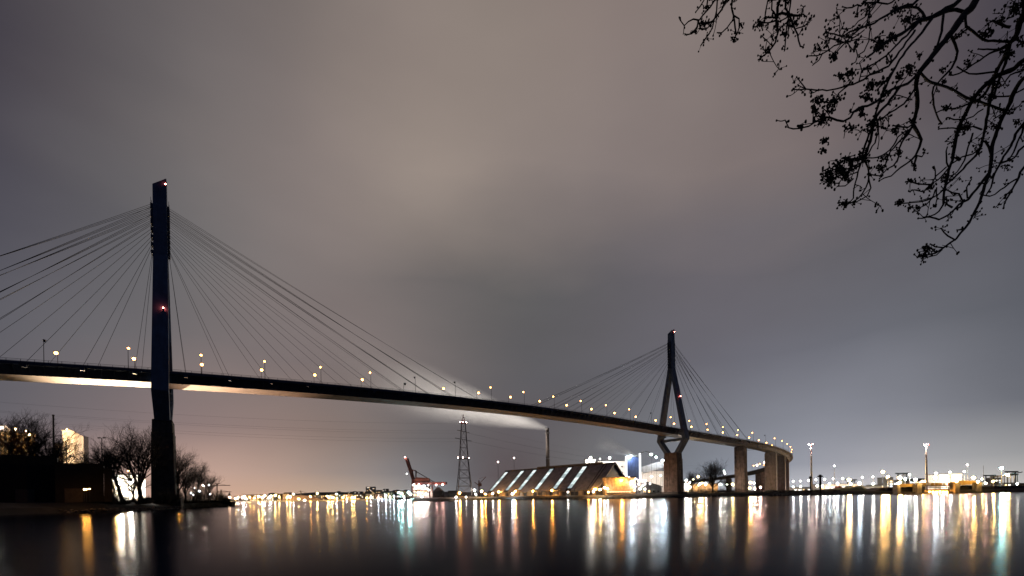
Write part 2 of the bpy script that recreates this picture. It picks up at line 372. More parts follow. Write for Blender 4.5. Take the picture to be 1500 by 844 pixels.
# ------------------------------------------------------------------ the cable-stayed bridge
P1 = Vector((-143.3, 187.8, 0)); P2 = Vector((130.4, 367.3, 0))
SP = (P2 - P1).length; d_ = (P2 - P1).normalized(); t_ = Vector((d_.y, -d_.x, 0)); H0 = math.atan2(d_.y, d_.x)
S1 = SP + 97.5; RAD = 345.0; E0 = P1 + d_ * S1; CEN = E0 - t_ * RAD
ZP = [(-420, 36), (-260, 44), (-97, 49.6), (-44, 52.2), (0, 54.6), (80, 57.3), (163, 58.3), (245, 57.0), (SP, 53.9), (S1, 50.0), (S1 + 90, 46.2), (S1 + 200, 40.6), (S1 + 330, 34.4), (S1 + 460, 28.4), (S1 + 600, 22)]
def zd(s):
    if s <= ZP[0][0]: return ZP[0][1]
    for i in range(len(ZP) - 1):
        if s <= ZP[i + 1][0]:
            (x0, y0), (x1, y1) = ZP[i], ZP[i + 1]
            m = lambda k: (ZP[min(k + 1, len(ZP) - 1)][1] - ZP[max(k - 1, 0)][1]) / (ZP[min(k + 1, len(ZP) - 1)][0] - ZP[max(k - 1, 0)][0])
            h = x1 - x0; t = (s - x0) / h; m0, m1 = m(i) * h, m(i + 1) * h
            return (2 * t**3 - 3 * t * t + 1) * y0 + (t**3 - 2 * t * t + t) * m0 + (-2 * t**3 + 3 * t * t) * y1 + (t**3 - t * t) * m1
    return ZP[-1][1]
def BR(s, v, dz=0):               # point on the bridge: s along, v across (+ towards the camera side), dz above the deck
    if s <= S1: p = P1 + d_ * s + t_ * v
    else:
        a = H0 - math.pi / 2 + (s - S1) / RAD; p = CEN + Vector((math.cos(a), math.sin(a), 0)) * (RAD + v)
    return Vector((p.x, p.y, zd(s) + dz))
bridge = thing('cable_stayed_bridge', 'long dark blue cable-stayed bridge with two tall pylons crossing the river', 'bridge', (P1.x, P1.y, 0))
def sweep(mb, s0, s1, prof, step=7.5, closed=True, ends=True):
    n = max(1, round((s1 - s0) / step)); k = len(prof); vs = []
    for i in range(n + 1):
        s = s0 + (s1 - s0) * i / n; vs += [BR(s, v, z) for v, z in prof]
    fs = [(i * k + j, i * k + (j + 1) % k, (i + 1) * k + (j + 1) % k, (i + 1) * k + j) for i in range(n) for j in range(k if closed else k - 1)]
    if ends: fs += [tuple(range(k - 1, -1, -1)), tuple(n * k + j for j in range(k))]
    b = len(mb.v); mb.add(vs, fs); return mb
# girder: cornice, inclined webs, flat soffit; in the steel spans built in sections
prof = [(-8.9, 0), (8.9, 0), (8.9, -.75), (8.2, -1.05), (5.6, -3.9), (-5.6, -3.9), (-8.2, -1.05), (-8.9, -.75)]
mb = MB(); sweep(mb, -97.5, S1, prof, 6.5)
nseg = round((S1 + 97.5) / 6.5)
for i in range(nseg): mb.mi[i * 8 + 4] = 1
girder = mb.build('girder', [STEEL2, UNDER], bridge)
# transverse stiffener seams under the soffit and outriggers along the edge
mb = MB()
s = -95
while s < S1 - 4:
    mb.hexa([BR(s, -5.5, -3.98), BR(s, 5.5, -3.98), BR(s + .25, 5.5, -3.98), BR(s + .25, -5.5, -3.98), BR(s, -5.5, -3.88), BR(s, 5.5, -3.88), BR(s + .25, 5.5, -3.88), BR(s + .25, -5.5, -3.88)])
    s += 7.7
mb.build('soffit_rib', UNDER, bridge, kind='stuff')
mb = MB(); s = -95
while s < S1 - 4:
    for v in (-1, 1): mb.beam(BR(s, 8.7 * v, -.85), BR(s, 6.1 * v, -3.3), .22, .35)
    s += 3.85
mb.build('web_stiffener', STEEL2, bridge, kind='stuff')
profc = [(-8.9, 0), (8.9, 0), (8.9, -.5), (6.2, -1.1), (4.4, -3.6), (-4.4, -3.6), (-6.2, -1.1), (-8.9, -.5)]
sweep(MB(), S1, S1 + 560, profc, 8).build('concrete_ramp_deck', CONCL, bridge, label='pale concrete ramp deck curving away')
sweep(MB(), -400, -97.5, profc, 20).build('concrete_ramp_deck', CONCL, bridge)
sweep(MB(), -400, S1 + 560, [(-7.0, .004), (7.0, .004)], 10, False, False).build('roadway', ASPH, bridge)
for v in (-8.6, 8.6):
    mb = MB(); pts = []; s = -130
    pts = [BR(s, v, 1.15) for s in [-130 + 7 * i for i in range(int((S1 + 560 + 130) / 7))]]
    mb.tube(pts, .055, 4); mb.tube([p - Vector((0, 0, .45)) for p in pts], .035, 4)
    s = -130
    while s < S1 + 400:
        p = BR(s, v, 0); mb.beam(p, p + Vector((0, 0, 1.15)), .09); s += 3.5
    mb.build('railing', STEEL2, bridge)
    mb = MB(); sweep(mb, -130, S1 + 560, [(v * .86 - .12, 0.002), (v * .86 + .12, 0.002), (v * .86 + .06, .75), (v * .86 - .06, .75)], 8).build('crash_barrier', GALV, bridge)

# pylons
def pylon(P0, sb):
    base = thing_part('pylon', bridge, P0)
    def Q(u, v, z): return P0 + d_ * u + t_ * v + Vector((0, 0, z))
    def prism(mb, c0, c1, hu0, hv0, hu1, hv1):
        (v0, z0), (v1, z1) = c0, c1
        return mb.hexa([Q(a * hu0, v0 + b * hv0, z0) for a, b in ((-1, -1), (1, -1), (1, 1), (-1, 1))] + [Q(a * hu1, v1 + b * hv1, z1) for a, b in ((-1, -1), (1, -1), (1, 1), (-1, 1))])
    mb = MB(); prism(mb, (0, -1), (0, 30.5), 3.9, 6.8, 3.6, 6.5); prism(mb, (0, 30.5), (0, 36), 3.4, 6.3, 3.3, 6.0)
    prism(mb, (0, 30.2), (0, 30.7), 3.75, 6.7, 3.75, 6.7)
    bevel(mb.build('pier_block', CONC if sb else CONCD, base), .35)  # near pier's lack of light is put into its darker concrete
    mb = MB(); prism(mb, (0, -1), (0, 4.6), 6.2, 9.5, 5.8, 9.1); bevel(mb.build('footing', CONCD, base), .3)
    for sg in (-1, 1):
        mb = MB()
        prism(mb, (sg * 4.6, 35.5), (sg * 12.1, 46.2), 2.5, 1.9, 2.75, 1.5)
        prism(mb, (sg * 12.1, 46.2), (sg * 10.8, 54), 2.75, 1.5, 2.75, 1.2)
        prism(mb, (sg * 10.8, 54), (sg * .95, 104), 2.75, 1.25, 2.4, 1.0)
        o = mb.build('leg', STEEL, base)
        mb = MB(); mb.hexa([Q(-2.35, sg * .98 - .72, 103.2), Q(2.35, sg * .98 - .72, 103.2), Q(2.35, sg * .98 + .72, 103.2), Q(-2.35, sg * .98 + .72, 103.2),
                            Q(-2.3, sg * 1.02 - .62, 132.0), Q(2.3, sg * 1.02 - .62, 135.8), Q(2.3, sg * 1.02 + .72, 136.2), Q(-2.3, sg * 1.02 + .72, 132.4)])
        bevel(mb.build('head_column', STEEL, base), .12)
    mb = MB(); mb.hexa([Q(-2.3, -.5, 100)] * 0 or [Q(a, b, z) for z in (100, 130.5) for a, b in ((-2.2, -.5), (2.2, -.5), (2.2, .5), (-2.2, .5))]); mb.build('head_web', STEEL, base)
    mb = MB(); prism(mb, (0, 45.2), (0, 47.2), 1.5, 11.6, 1.5, 11.6); mb.build('crossbeam', STEEL, base)
    for sg in (-1, 1):
        mb = MB(); prism(mb, (sg * 10.0, 49.2), (sg * 10.0, 51.6), 2.4, 1.9, 2.4, 1.9); mb.build('deck_bearing', STEEL, base)
    mb = MB()            # service ladder and cage on the head
    for u in (-2.75, 2.75):
        for v in (-1.3, 1.3): mb.beam(Q(u * 1.06, v, 103), Q(u * 1.06, v, 127), .09)
        for k in range(22): mb.beam(Q(u * 1.06, -1.3, 104 + 1.05 * k), Q(u * 1.06, 1.3, 104 + 1.05 * k), .1)
    mb.build('access_ladder', DARKM, base)
    for v in (-.9, .9): MB().beam(Q(1.6, v, 133.6), Q(1.6, v, 136.2), .07).build('lightning_rod', DARKM, base)
    return base, Q
def thing_part(name, parent, loc):
    o = bpy.data.objects.new(name, None); COL.objects.link(o); o.parent = parent; o.location = Vector(loc) - WL(parent); o.empty_display_size = .1; return o
ABOX = mesh_only(MB().box((0, 0, 0), (1, 1, 1)), 'cable_anchor', STEEL2)
AV = em('glow_aviation', (1, .13, .09), 150)
for pi, (P0, sb) in enumerate(((P1, 0), (P2, SP))):
    base, Q = pylon(P0, sb)
    lights = [(2.0, 1.2, 133.6), (1.0, 0.9 + 22.8 * .2 + 1.35, 80.5)]
    for u, v, z in lights:
        p = Q(u, v + .6, z); mb = MB(); mb.cur = 1; mb.ball(p, .24, 1, 6, 3); mb.cur = 0; mb.beam(p - Vector((0, 0, .8)), p - Vector((0, 0, .3)), .5); mb.beam(p - t_ * .9 - Vector((0, 0, .6)), p - Vector((0, 0, .6)), .2)
        mb.build('warning_light', [DARKM, AV], base)
    mains = 1 if pi == 0 else -1          # which way the main span lies
    for way in (-1, 1):
        nmain = 10 if way == mains else 7
        for k in range(nmain):
            L0 = 8 + 15.3 * k if way == mains else min(97.5, 8 + 15 * k)
            zt = (105 + 2.12 * k) if way == mains else (105 + 3.1 * k)
            bundle = (2 if k >= 7 else 1) if way == mains else (3 if k >= 5 else (2 if k == 4 else 1))
            for v in (-1, 1):
                for j in range(bundle):
                    zo = (j - (bundle - 1) / 2) * .75
                    sp = sb + way * (L0 - j * 1.0)
                    a = Q(way * 2.7, v * 1.0, zt + zo); b = BR(sp, v * 8.55, -.3)
                    n = 10; pts = []
                    for q in range(n + 1):
                        f = q / n; p = a.lerp(b, f); p.z -= 4 * f * (1 - f) * (a - b).length ** 2 * 3.2e-5; pts.append(p)
                    MB().tube(pts, .066, 5).build('stay_cable', CABLE, bridge)
                inst('cable_anchor', ABOX, bridge, (BR(sb + way * L0, v * 8.75, -.9) - WL(bridge)), (1.3, 1.0, 1.7), H0)
                inst('cable_anchor', ABOX, base, (Q(way * 2.75, v * 1.0, zt - .2) - WL(base)), (.75, .9, .9 + .5 * bundle), H0)

# piers of the approaches (pairs of pale brown slabs)
def pier(s, hu=2.0, hv=5.2, twin=False, m=CONC, lab=None):
    c = BR(s, 0, 0); a = BR(s + 1, 0) - BR(s - 1, 0); a.z = 0; a.normalize(); b = Vector((a.y, -a.x, 0)); top = zd(s) - 3.6
    mb = MB()
    def slab(v0, v1): mb.frame((c.x, c.y, 0), a, b, -hu, hu, v0, v1, -1, top)
    slab(-hv, hv)
    for e in (-hv, hv): mb.frame((c.x, c.y, 0), a, b, -hu - .35, hu + .35, e - .6, e + .6, -1, top - 1)
    mb.frame((c.x, c.y, 0), a, b, -hu - .4, hu + .4, -hv - .5, hv + .5, top, top + .05)
    o = bevel(mb.build('pier', m, bridge), .08)
    if lab: o['label'] = lab
pier(SP + 97.5, 1.8, 4.3, lab='broad dark brown pier under the end of the cable-stayed span')
for s_ in (S1 + 66, S1 + 102, S1 + 138): pier(s_, 1.9, 4.6, m=CONCL)
for s_ in (S1 + 262, S1 + 290, S1 + 306, S1 + 350, S1 + 395, S1 + 440): pier(s_, 1.6, 3.6, m=CONC)
for s_ in (-97.5, -150, -200, -260, -320): pier(s_, 2.0, 5.5)
# maintenance gantry hanging under the ramp
mb = MB(); c0 = S1 + 12
for e in (0, 9):
    mb.beam(BR(c0 + e, -9.3, -.2), BR(c0 + e, -9.3, -5.4), .22); mb.beam(BR(c0 + e, 9.3, -.2), BR(c0 + e, 9.3, -5.4), .22); mb.beam(BR(c0 + e, -9.3, -5.4), BR(c0 + e, 9.3, -5.4), .25)
for v in (-9.3, 9.3): mb.beam(BR(c0, v, -5.4), BR(c0 + 9, v, -5.4), .25); mb.beam(BR(c0, v, -4.3), BR(c0 + 9, v, -4.3), .12)
mb.build('maintenance_gantry', DARKM, bridge)

# street lamps on the deck: tall posts on both parapets, unlit where the photograph shows them out
BB = bulb_mesh('deck', (1, .38, .085), LAMP_DECK)
UNLIT = mesh_only(MB().ball((0, 0, 0), 1, 1, 6, 2), 'bulb', GLASS)
k = -2
while True:
    s = -9.9 + 23.2 * k
    if s > S1 + 330: break
    for side in (1, -1):
        p = BR(s, 8.75 * side, 0); lit = not ((k == 5) or (k == -1 and side == 1) or (k > 4 and k % 7 == 6 and side == 1))
        dirv = BR(s, 0) - BR(s, 8.75 * side); dirv.z = 0; dirv.normalize()
        where = 'near' if side == 1 else 'far'
        if k < 0: pos = f'{ordinal(-k)} post left of the left pylon'
        elif s < 0: pos = 'just left of the left pylon'
        elif s < SP: pos = f'{ordinal(k)} post right of the left pylon'
        elif s < S1: pos = f'{ordinal(k - 14)} post right of the right pylon'
        else: pos = f'{ordinal(k - 18)} post along the curved ramp'
        if k == 0: pos = 'just left of the left pylon'
        lab = f"{'glowing sodium' if lit else 'unlit'} lamp on {where} parapet of the bridge, {pos}"
        hgt = 8.2 if side == 1 else 7.9
        lamp('bridge_lamp', lab, 'street lamp', p.x, p.y, p.z, p.z + hgt, .42 if side == 1 else .60, BB if lit else UNLIT, 'street lamps along the bridge deck', .11, False, (dirv.x * .9, dirv.y * .9) if side == 1 else (dirv.x * 2.2, dirv.y * 2.2), hs=1.5)
    k += 1

# floodlights on the ground beneath the left pylon that light the soffit
def flood(x, y, z, tx, ty, tz, power, col, ang, lab, r=.6, grp=None, cat='floodlight'):
    t = thing('floodlight', lab, cat, (x, y, z), grp)
    d = Vector((tx - x, ty - y, tz - z)).normalized(); c = Vector((x, y, z + 1.4))
    mb = MB(); mb.beam((x, y, z), (x, y, z + 1.2), .25); mb.box((x, y, z + .1), (1, 1, .2)); mb.build('stand', DARKM, t)
    mb = MB(); mb.tube([c - d * .3, c, c + d * .5], [.3, .45, .62], 10); mb.build('lamp_housing', DARKM, t)
    MB().tube([c + d * .505, c + d * .515], [.52, .52], 10).build('lamp_glass', em('glow_flood_' + str(power), col, 30), t)
    ld = bpy.data.lights.new('flood_beam', 'SPOT'); ld.energy = power; ld.color = col; ld.spot_size = math.radians(ang); ld.spot_blend = .8; ld.shadow_soft_size = r
    lo = bpy.data.objects.new('flood_beam', ld); COL.objects.link(lo); lo.parent = t; q = c + d * .7; lo.location = q - Vector((x, y, z)); lo.rotation_euler = d.to_track_quat('-Z', 'Y').to_euler()
    return t
# ------------------------------------------------------------------ bulk storage shed with lit roof strips
def unit(v): v = Vector(v); v.normalize(); return v
Z3 = Vector((0, 0, 1))
R1 = Vector((90, 400, 0)); R0 = Vector((-6, 498, 0)); ax = unit(R0 - R1); LN = (R0 - R1).length; nn = Vector((-ax.y, ax.x, 0))
if nn.y > 0: nn = -nn                                   # towards the water
HR, HE, HW = 31.0, 8.2, 26.7
def SH(a, w, z): return R1 + ax * a + nn * w + Z3 * z    # a along from the near gable, w towards the water
def RF(a, f, lift=0):                                    # on the water-side slope; f = 0 at ridge, 1 at eave
    up = unit(Vector((nn.x * (HR - HE), nn.y * (HR - HE), HW)))
    return SH(a, HW * f, HR + (HE - HR) * f) + up * lift
shed = thing('storage_shed', 'long brown gabled storage shed with six glowing roof strips behind the quay', 'shed', (R1.x, R1.y, 0))
def quad_slab(mb, pts, th, nrm):
    pts = [Vector(p) for p in pts]; return mb.hexa([p - nrm * th for p in pts] + pts)
upn = unit(Vector((nn.x * (HR - HE), nn.y * (HR - HE), HW))); upf = unit(Vector((-nn.x * (HR - HE), -nn.y * (HR - HE), HW)))
mb = MB(); npan = 30; strips = []
for top, bot in ((743.5, 724.4), (766.8, 746.3), (785, 766.2), (809.7, 791), (836.4, 816.7), (858.3, 836.8)):
    best = min(range(0, 1380), key=lambda q: abs(750 + (RF(q / 10, .10).x / RF(q / 10, .10).y) * F - (top - 1.5)))
    strips.append(best / 10)
W2 = 2.7
edges = [-1.2] + [x for s_ in sorted(strips) for x in (s_ - W2, s_ + W2)] + [LN + 1.0]
for i in range(0, len(edges), 2):                        # brown sheeting between the strips, in separate sheets
    a0, a1 = edges[i], edges[i + 1]; n = max(1, round((a1 - a0) / 4.4))
    for j in range(n):
        b0 = a0 + (a1 - a0) * j / n; b1 = a0 + (a1 - a0) * (j + 1) / n
        mb = MB(); quad_slab(mb, [RF(b0 + .04, 0), RF(b0 + .04, 1.03), RF(b1 - .04, 1.03), RF(b1 - .04, 0)], .22, upn)
        for q in (.25, .5, .75): x = b0 + (b1 - b0) * q; mb.beam(RF(x, 0.01, .03), RF(x, 1.03, .03), .12, .09)
        mb.build('roof_sheet', BROWNROOF, shed)
LITROOF = [em('lit_roof_light_a', (.80, .93, .92), .95), em('lit_roof_light_b', (.70, .86, .86), .62), em('lit_roof_light_c', (.85, .95, .93), 1.2)]
for s_ in strips:
    for q in range(6):
        f0, f1 = .06 + q * .148, .06 + (q + 1) * .148 - .012
        quad_slab(MB(), [RF(s_ - W2 + .3, f0, -.1), RF(s_ - W2 + .3, f1, -.1), RF(s_ + W2 - .3, f1, -.1), RF(s_ + W2 - .3, f0, -.1)], .1, upn).build('roof_light_pane', LITROOF[(q + int(s_)) % 3], shed)
    for e in (-W2, W2):
        mb = MB(); mb.beam(RF(s_ + e, 0, .12), RF(s_ + e, 1.02, .12), .35, .5); mb.build('roof_kerb', ROOFTRIM, shed)
    mb = MB(); quad_slab(mb, [RF(s_ - W2, 0), RF(s_ - W2, .06), RF(s_ + W2, .06), RF(s_ + W2, 0)], .2, upn); quad_slab(mb, [RF(s_ - W2, .945), RF(s_ - W2, 1.03), RF(s_ + W2, 1.03), RF(s_ + W2, .945)], .2, upn)
    mb.build('strip_flashing', ROOFTRIM, shed, kind='stuff')
# far slope and ridge
mb = MB(); quad_slab(mb, [SH(-1.2, 0, HR), SH(LN + 1, 0, HR), SH(LN + 1, -HW * 1.03, HE), SH(-1.2, -HW * 1.03, HE)], .22, upf); mb.build('rear_roof', BROWNROOF, shed)
mb = MB(); mb.beam(SH(-1.6, 0, HR + .2), SH(LN + 1, 0, HR + .2), 2.0, .6); mb.build('ridge_cap', ROOFTRIM, shed)
mb = MB(); mb.frame((R1.x, R1.y, 0), ax, nn, 12, 90, -1.4, 1.4, HR + .4, HR + 1.6); mb.build('ridge_vent', ROOFTRIM, shed)
for f_ in (.0, 1.0):      # barge boards of the near gable
    pass
mb = MB(); mb.beam(RF(-1.4, 0, .2), RF(-1.4, 1.03, .2), .5, 1.0); mb.build('barge_board', BROWNROOF, shed)
mb = MB(); mb.beam(SH(-1.4, 0, HR + .1), SH(-1.4, -HW * 1.03, HE), .5, 1.0); mb.build('barge_board', ROOFTRIM, shed)
mb = MB(); mb.beam(RF(-1.3, 1.04, .1), RF(LN + 1, 1.04, .1), .5, .5); mb.build('gutter', ROOFTRIM, shed)
for q in (6.5, 9.5): mb = MB(); mb.beam(RF(q, 0, .2), RF(q, 1, .2), .5, .35); mb.build('roof_pipe', ROOFTRIM, shed)
# gable wall set back, of upright cladding panels
for i in range(14):
    w0, w1 = -HW + i * (2 * HW / 14) + .04, -HW + (i + 1) * (2 * HW / 14) - .04
    zt = lambda w: HR - .3 - (HR - HE) * abs(w) / HW
    mid = None
    mb = MB(); mb.hexa([SH(.6, w0, 3), SH(.6, w1, 3), SH(1.0, w1, 3), SH(1.0, w0, 3), SH(.6, w0, zt(w0)), SH(.6, w1, zt(w1)), SH(1.0, w1, zt(w1)), SH(1.0, w0, zt(w0))])
    mb.build('gable_panel', BLUEW if abs(w0 + w1) < 26 else ROOFTRIM, shed)
mb = MB(); mb.frame((R1.x, R1.y, 0), ax, nn, LN - .6, LN, -HW, HW, 3, HE); mb.build('end_wall', OCHRE, shed)
mb = MB(); mb.frame((R1.x, R1.y, 0), ax, nn, 1, LN, -HW, -HW + .4, 3, HE); mb.build('rear_wall', OCHRE, shed)
# water-side wall: bays between columns, some with dark door openings
nb = 28
for i in range(nb):
    a0, a1 = 1 + (LN - 1) * i / nb, 1 + (LN - 1) * (i + 1) / nb
    door = i % 4 in (1, 2) or i in (4, 7)
    if door:
        mb = MB(); mb.frame((R1.x, R1.y, 0), ax, nn, a0 + .3, a1 - .3, HW - 3.2, HW - 3.0, 3, 6.6); mb.build('roller_door', ROOFTRIM if i % 3 else GREYW, shed)
        mb = MB(); mb.frame((R1.x, R1.y, 0), ax, nn, a0 + .3, a1 - .3, HW - 3.1, HW - 2.8, 6.62, HE - .2); mb.build('wall_panel', OCHRE, shed)
    else:
        mb = MB(); mb.frame((R1.x, R1.y, 0), ax, nn, a0 + .05, a1 - .05, HW - 3.1, HW - 2.8, 3, HE - .2); mb.build('wall_panel', OCHRE, shed)
    mb = MB(); mb.frame((R1.x, R1.y, 0), ax, nn, a0 - .25, a0 + .25, HW - 2.75, HW - 2.25, 3, HE - .4); mb.build('column', CONCL if i % 2 else OCHRE, shed)
for px in (743.5, 791, 818, 833, 842):
    q = min(range(0, 1370), key=lambda q: abs(750 + SH(q / 10, HW + .6, 0).x / SH(q / 10, HW + .6, 0).y * F - px)) / 10
    MB().tube([SH(q, HW + .7, 2.5), SH(q, HW + .7, HE + .3), RF(q, .93, .3)], .28, 6).build('downpipe', ROOFTRIM, shed)
# wall lamps of the shed
BO = bulb_mesh('sodium_strong', ORANGE, LAMP_O); BY = bulb_mesh('sodium_yellow', YELLOW, LAMP_Y); BW = bulb_mesh('white', WHITE, LAMP_W); BC = bulb_mesh('cold', COLD, LAMP_C); BT = bulb_mesh('cyan', CYAN, LAMP_T)
BOF = bulb_mesh('orange_soft', ORANGE, LAMP_O * .35); BWF = bulb_mesh('white_soft', WHITE, LAMP_W * .3); BR_ = bulb_mesh('red', (1, .12, .1), LAMP_R); BPK = bulb_mesh('pink', PINK, LAMP_R * 1.2); BCF = bulb_mesh('cold_soft', COLD, LAMP_C * .3)
def wall_lamp(p, toward, r, bm, lab, grp=None):
    t = thing('wall_lamp', lab, 'wall lamp', p, grp); q = Vector(p)
    mb = MB(); mb.beam(q, q + toward + Z3 * .6, .15); mb.build('bracket', DARKM, t)
    inst('lamp_head', HEAD, t, toward + Z3 * (r * .8), (r, r, r)); inst('bulb', bm, t, toward, (r, r, r)); return t
for i, px in enumerate((731, 755, 781, 809, 874)):
    q = min(range(0, 1370), key=lambda q: abs(750 + SH(q / 10, HW + 2, 0).x / SH(q / 10, HW + 2, 0).y * F - px)) / 10
    wall_lamp(SH(q, HW + .9, HE - .3), nn * 1.3, .5, BO, 'orange lamp under the eave of the brown storage shed, ' + ordinal(i + 1) + ' from its left end', 'orange lamps along the shed eave')
# annex with orange lit wall to the right of the shed
def house(name, lab, cat, px0, px1, D, dep, z1, m, z0=3.0, yaw=0, parts=None, grp=None, roof=None, panel=0, pm=None):
    a = G(px0, D, 0); b = G(px1, D, 0); c = (a + b) / 2; w = (b - a).length
    if px0 < 300: yaw = -math.atan2(b.x, b.y) if abs(b.x) < abs(a.x) else 0; w *= math.cos(math.atan2(c.x, c.y)) / math.cos(yaw + math.atan2(c.x, c.y)) if False else 1; w = (b - a).length * math.cos(yaw) * 1.02
    t = thing(name, lab, cat, (c.x, c.y + dep / 2, z0), grp); rz = yaw; ux = Vector((math.cos(rz), math.sin(rz), 0)); uy = Vector((-ux.y, ux.x, 0)); O = Vector((c.x, c.y, 0))
    if panel:
        n = max(2, round(w / panel))
        for i in range(n):
            MB().frame(O, ux, uy, -w / 2 + w * i / n + .03, -w / 2 + w * (i + 1) / n - .03, -.12, .0, z0, z1 - .2).build('wall_panel', pm or m, t)
    MB().frame(O, ux, uy, -w / 2, w / 2, .01, dep, z0, z1).build('wall', m, t)
    rm = roof or ROOFTRIM
    MB().frame(O, ux, uy, -w / 2 - .3, w / 2 + .3, -.35, dep + .3, z1, z1 + .5).build('roof', rm, t)
    return t, O, ux, uy, w
def openings(t, O, ux, uy, xs, zs, w, h, m, name='window', fm=None, y=-.14):
    for z in zs:
        for x in xs:
            f = MB().frame(O, ux, uy, x - w / 2 - .12, x + w / 2 + .12, y - .06, y, z - .12, z + h + .12).build(name, fm or ROOFTRIM, t)
            MB().frame(O, ux, uy, x - w / 2, x + w / 2, y - .09, y - .065, z, z + h).build('pane', m, f)
t, O, ux, uy, w = house('transfer_building', 'ochre industrial block lit orange by one lamp, beside the brown storage shed', 'building', 888, 931, 374, 16, 17.3, OCHRE, panel=3)
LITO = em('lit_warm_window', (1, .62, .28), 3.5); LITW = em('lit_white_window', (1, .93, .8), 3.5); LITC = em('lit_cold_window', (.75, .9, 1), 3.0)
MB().frame(O, ux, uy, -w / 2 - .5, w / 2 - 2, -3.2, -.5, 4.6, 4.9).build('loading_platform', CONCL, t)
for i in range(9): MB().frame(O, ux, uy, -w / 2 + i * 2.2, -w / 2 + i * 2.2 + 1.5, -3.3, -3.22, 5.0, 5.7).build('platform_light', LITO, t)
wall_lamp(G(910, 373.4, 14.8), Vector((0, -1.6, 0)), .62, BO, 'large orange wall lamp on the ochre block beside the storage shed')
# grey process building and rooftop plant
t, O, ux, uy, w = house('process_building', 'tall grey clad process building rising behind the ridge of the brown shed', 'building', 876, 919, 560, 30, 44.5, WHITEW, panel=4)
flood(G(899, 522).x, 522, 3, G(899, 560).x, 560, 34, 160000, (1, .90, .84), 110, 'added floodlight behind the brown shed lighting the tall process building')  # added lamp hidden behind the shed, put in to brighten this wall
flood(G(958, 488).x, 488, 3, G(957, 520).x, 520, 18, 50000, (1, .84, .74), 120, 'added floodlight lighting the pale storage hall left of the right pylon')  # extra spot put in to make the hall front bright
openings(t, O, ux, uy, [-12, -4, 4, 12], [30, 37], 1.6, 1.2, GLASS)
t, O, ux, uy, w = house('rooftop_plant', 'white floodlit rooftop plant room above the left part of the grey building', 'plant room', 858, 873, 552, 10, 46.5, WHITEW, z0=38)
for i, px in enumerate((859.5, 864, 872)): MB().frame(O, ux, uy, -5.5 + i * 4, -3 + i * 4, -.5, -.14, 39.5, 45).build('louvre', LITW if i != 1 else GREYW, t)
def mast(name, lab, px, py, D, r, bm, z0=3.0, grp=None, pr=.14, galv=False, cat='lamp post', n=1, sp=1.2):
    q = P(px, py, D)
    return lamp(name, lab, cat, q.x, q.y, z0, q.z, r, bm, grp, pr, galv)
mast('roof_lamp', 'brilliant white floodlight on the rooftop plant room above the shed ridge', 865, 671, 548, .9, BW, 46, cat='roof lamp')
mast('roof_lamp', 'white lamp on the roof of the grey process building', 893, 671, 556, .75, BW, 44.5, cat='roof lamp')
mast('roof_lamp', 'small white lamp at the left edge of the grey process building roof', 879, 672.5, 556, .35, BWF, 44.5, cat='roof lamp')
# dark blue silo tower with lit corner
t, O, ux, uy, w = house('blue_tower', 'dark blue ribbed tower between two bright white vertical strips behind the shed', 'building', 919.5, 936.5, 500, 8, 44, BLUEW, panel=1.2)
LITS = em('lit_stair_glazing', (.95, .97, 1), 1.8)
MB().frame(O, ux, uy, -w / 2 - 1.9, -w / 2 - .25, -.8, 1.5, 18, 43.4).build('lit_stair_strip', LITS, t)
MB().frame(O, ux, uy, w / 2 + .6, w / 2 + 2.2, -.9, 1.5, 12, 48.4).build('lit_stair_strip', LITS, t)
MB().beam((O.x - w / 2 - 3, O.y - 1, 44.3), (O.x + w / 2 + 3, O.y - 1, 46.8), .8).build('conveyor_pipe', GALV, t)
MB().tube([(O.x + w / 2 + 1.4, O.y - 1, 48.4), (O.x + w / 2 + 4, O.y, 49.8), (O.x + w / 2 + 9, O.y, 49.8), (O.x + w / 2 + 13, O.y, 48)], .6, 6).build('conveyor_pipe', GALV, t)
mast('roof_lamp', 'white lamp glaring on the roof left of the blue tower top', 924, 668.5, 494, .8, BC, 44.4, cat='roof lamp')
mast('roof_lamp', 'white lamp at the end of the pipe right of the blue tower', 954, 665.5, 500, .6, BW, 3, cat='roof lamp')
mast('roof_lamp', 'bluish lamp between the blue tower and the right bridge pylon', 961, 669.5, 498, .6, BC, 3, cat='roof lamp')
mast('roof_lamp', 'brilliant white lamp just left of the right bridge pylon pier', 970.5, 674.5, 470, .75, BC, 3, cat='roof lamp')
# storage hall with inclined conveyor gallery
t, O, ux, uy, w = house('storage_hall', 'pale storage hall below a dark inclined conveyor gallery left of the right pylon', 'building', 940, 973, 520, 26, 29.5, WHITEW, panel=4)
a = P(941, 691, 515); b = P(974, 684, 505); MB().beam(a + Z3 * 1.5, b + Z3 * 3.5, 6, 7.5, Z3).build('conveyor_gallery', GREYW, t)
mast('yard_lamp', 'pale lamp post in front of the storage hall, left one', 954.5, 698, 500, .3, BWF); mast('yard_lamp', 'pale lamp post in front of the storage hall, right one', 967.5, 697, 500, .3, BWF)
# low gabled office in front of the hall
a = G(945, 400, 0); t = thing('pitched_workshop', 'small dark workshop with a sloping roof beside the right pylon pier', 'building', (a.x, a.y, 3))
MB().hexa([(a.x - 4, 398, 3), (a.x + 14, 398, 3), (a.x + 14, 410, 3), (a.x - 4, 410, 3), (a.x - 4, 398, 15.0), (a.x + 14, 398, 9.5), (a.x + 14, 410, 9.5), (a.x - 4, 410, 15.0)]).build('wall', GREYW, t)
MB().beam((a.x - 5, 404, 15.6), (a.x + 15, 404, 9.4), 13, .4, Z3).build('roof', ROOFTRIM, t)
for i in range(4): MB().box((a.x - 1 + i * 4, 397.9, 5.5), (1.4, .1, 1.6)).build('window', LITO if i < 2 else GLASS, t)
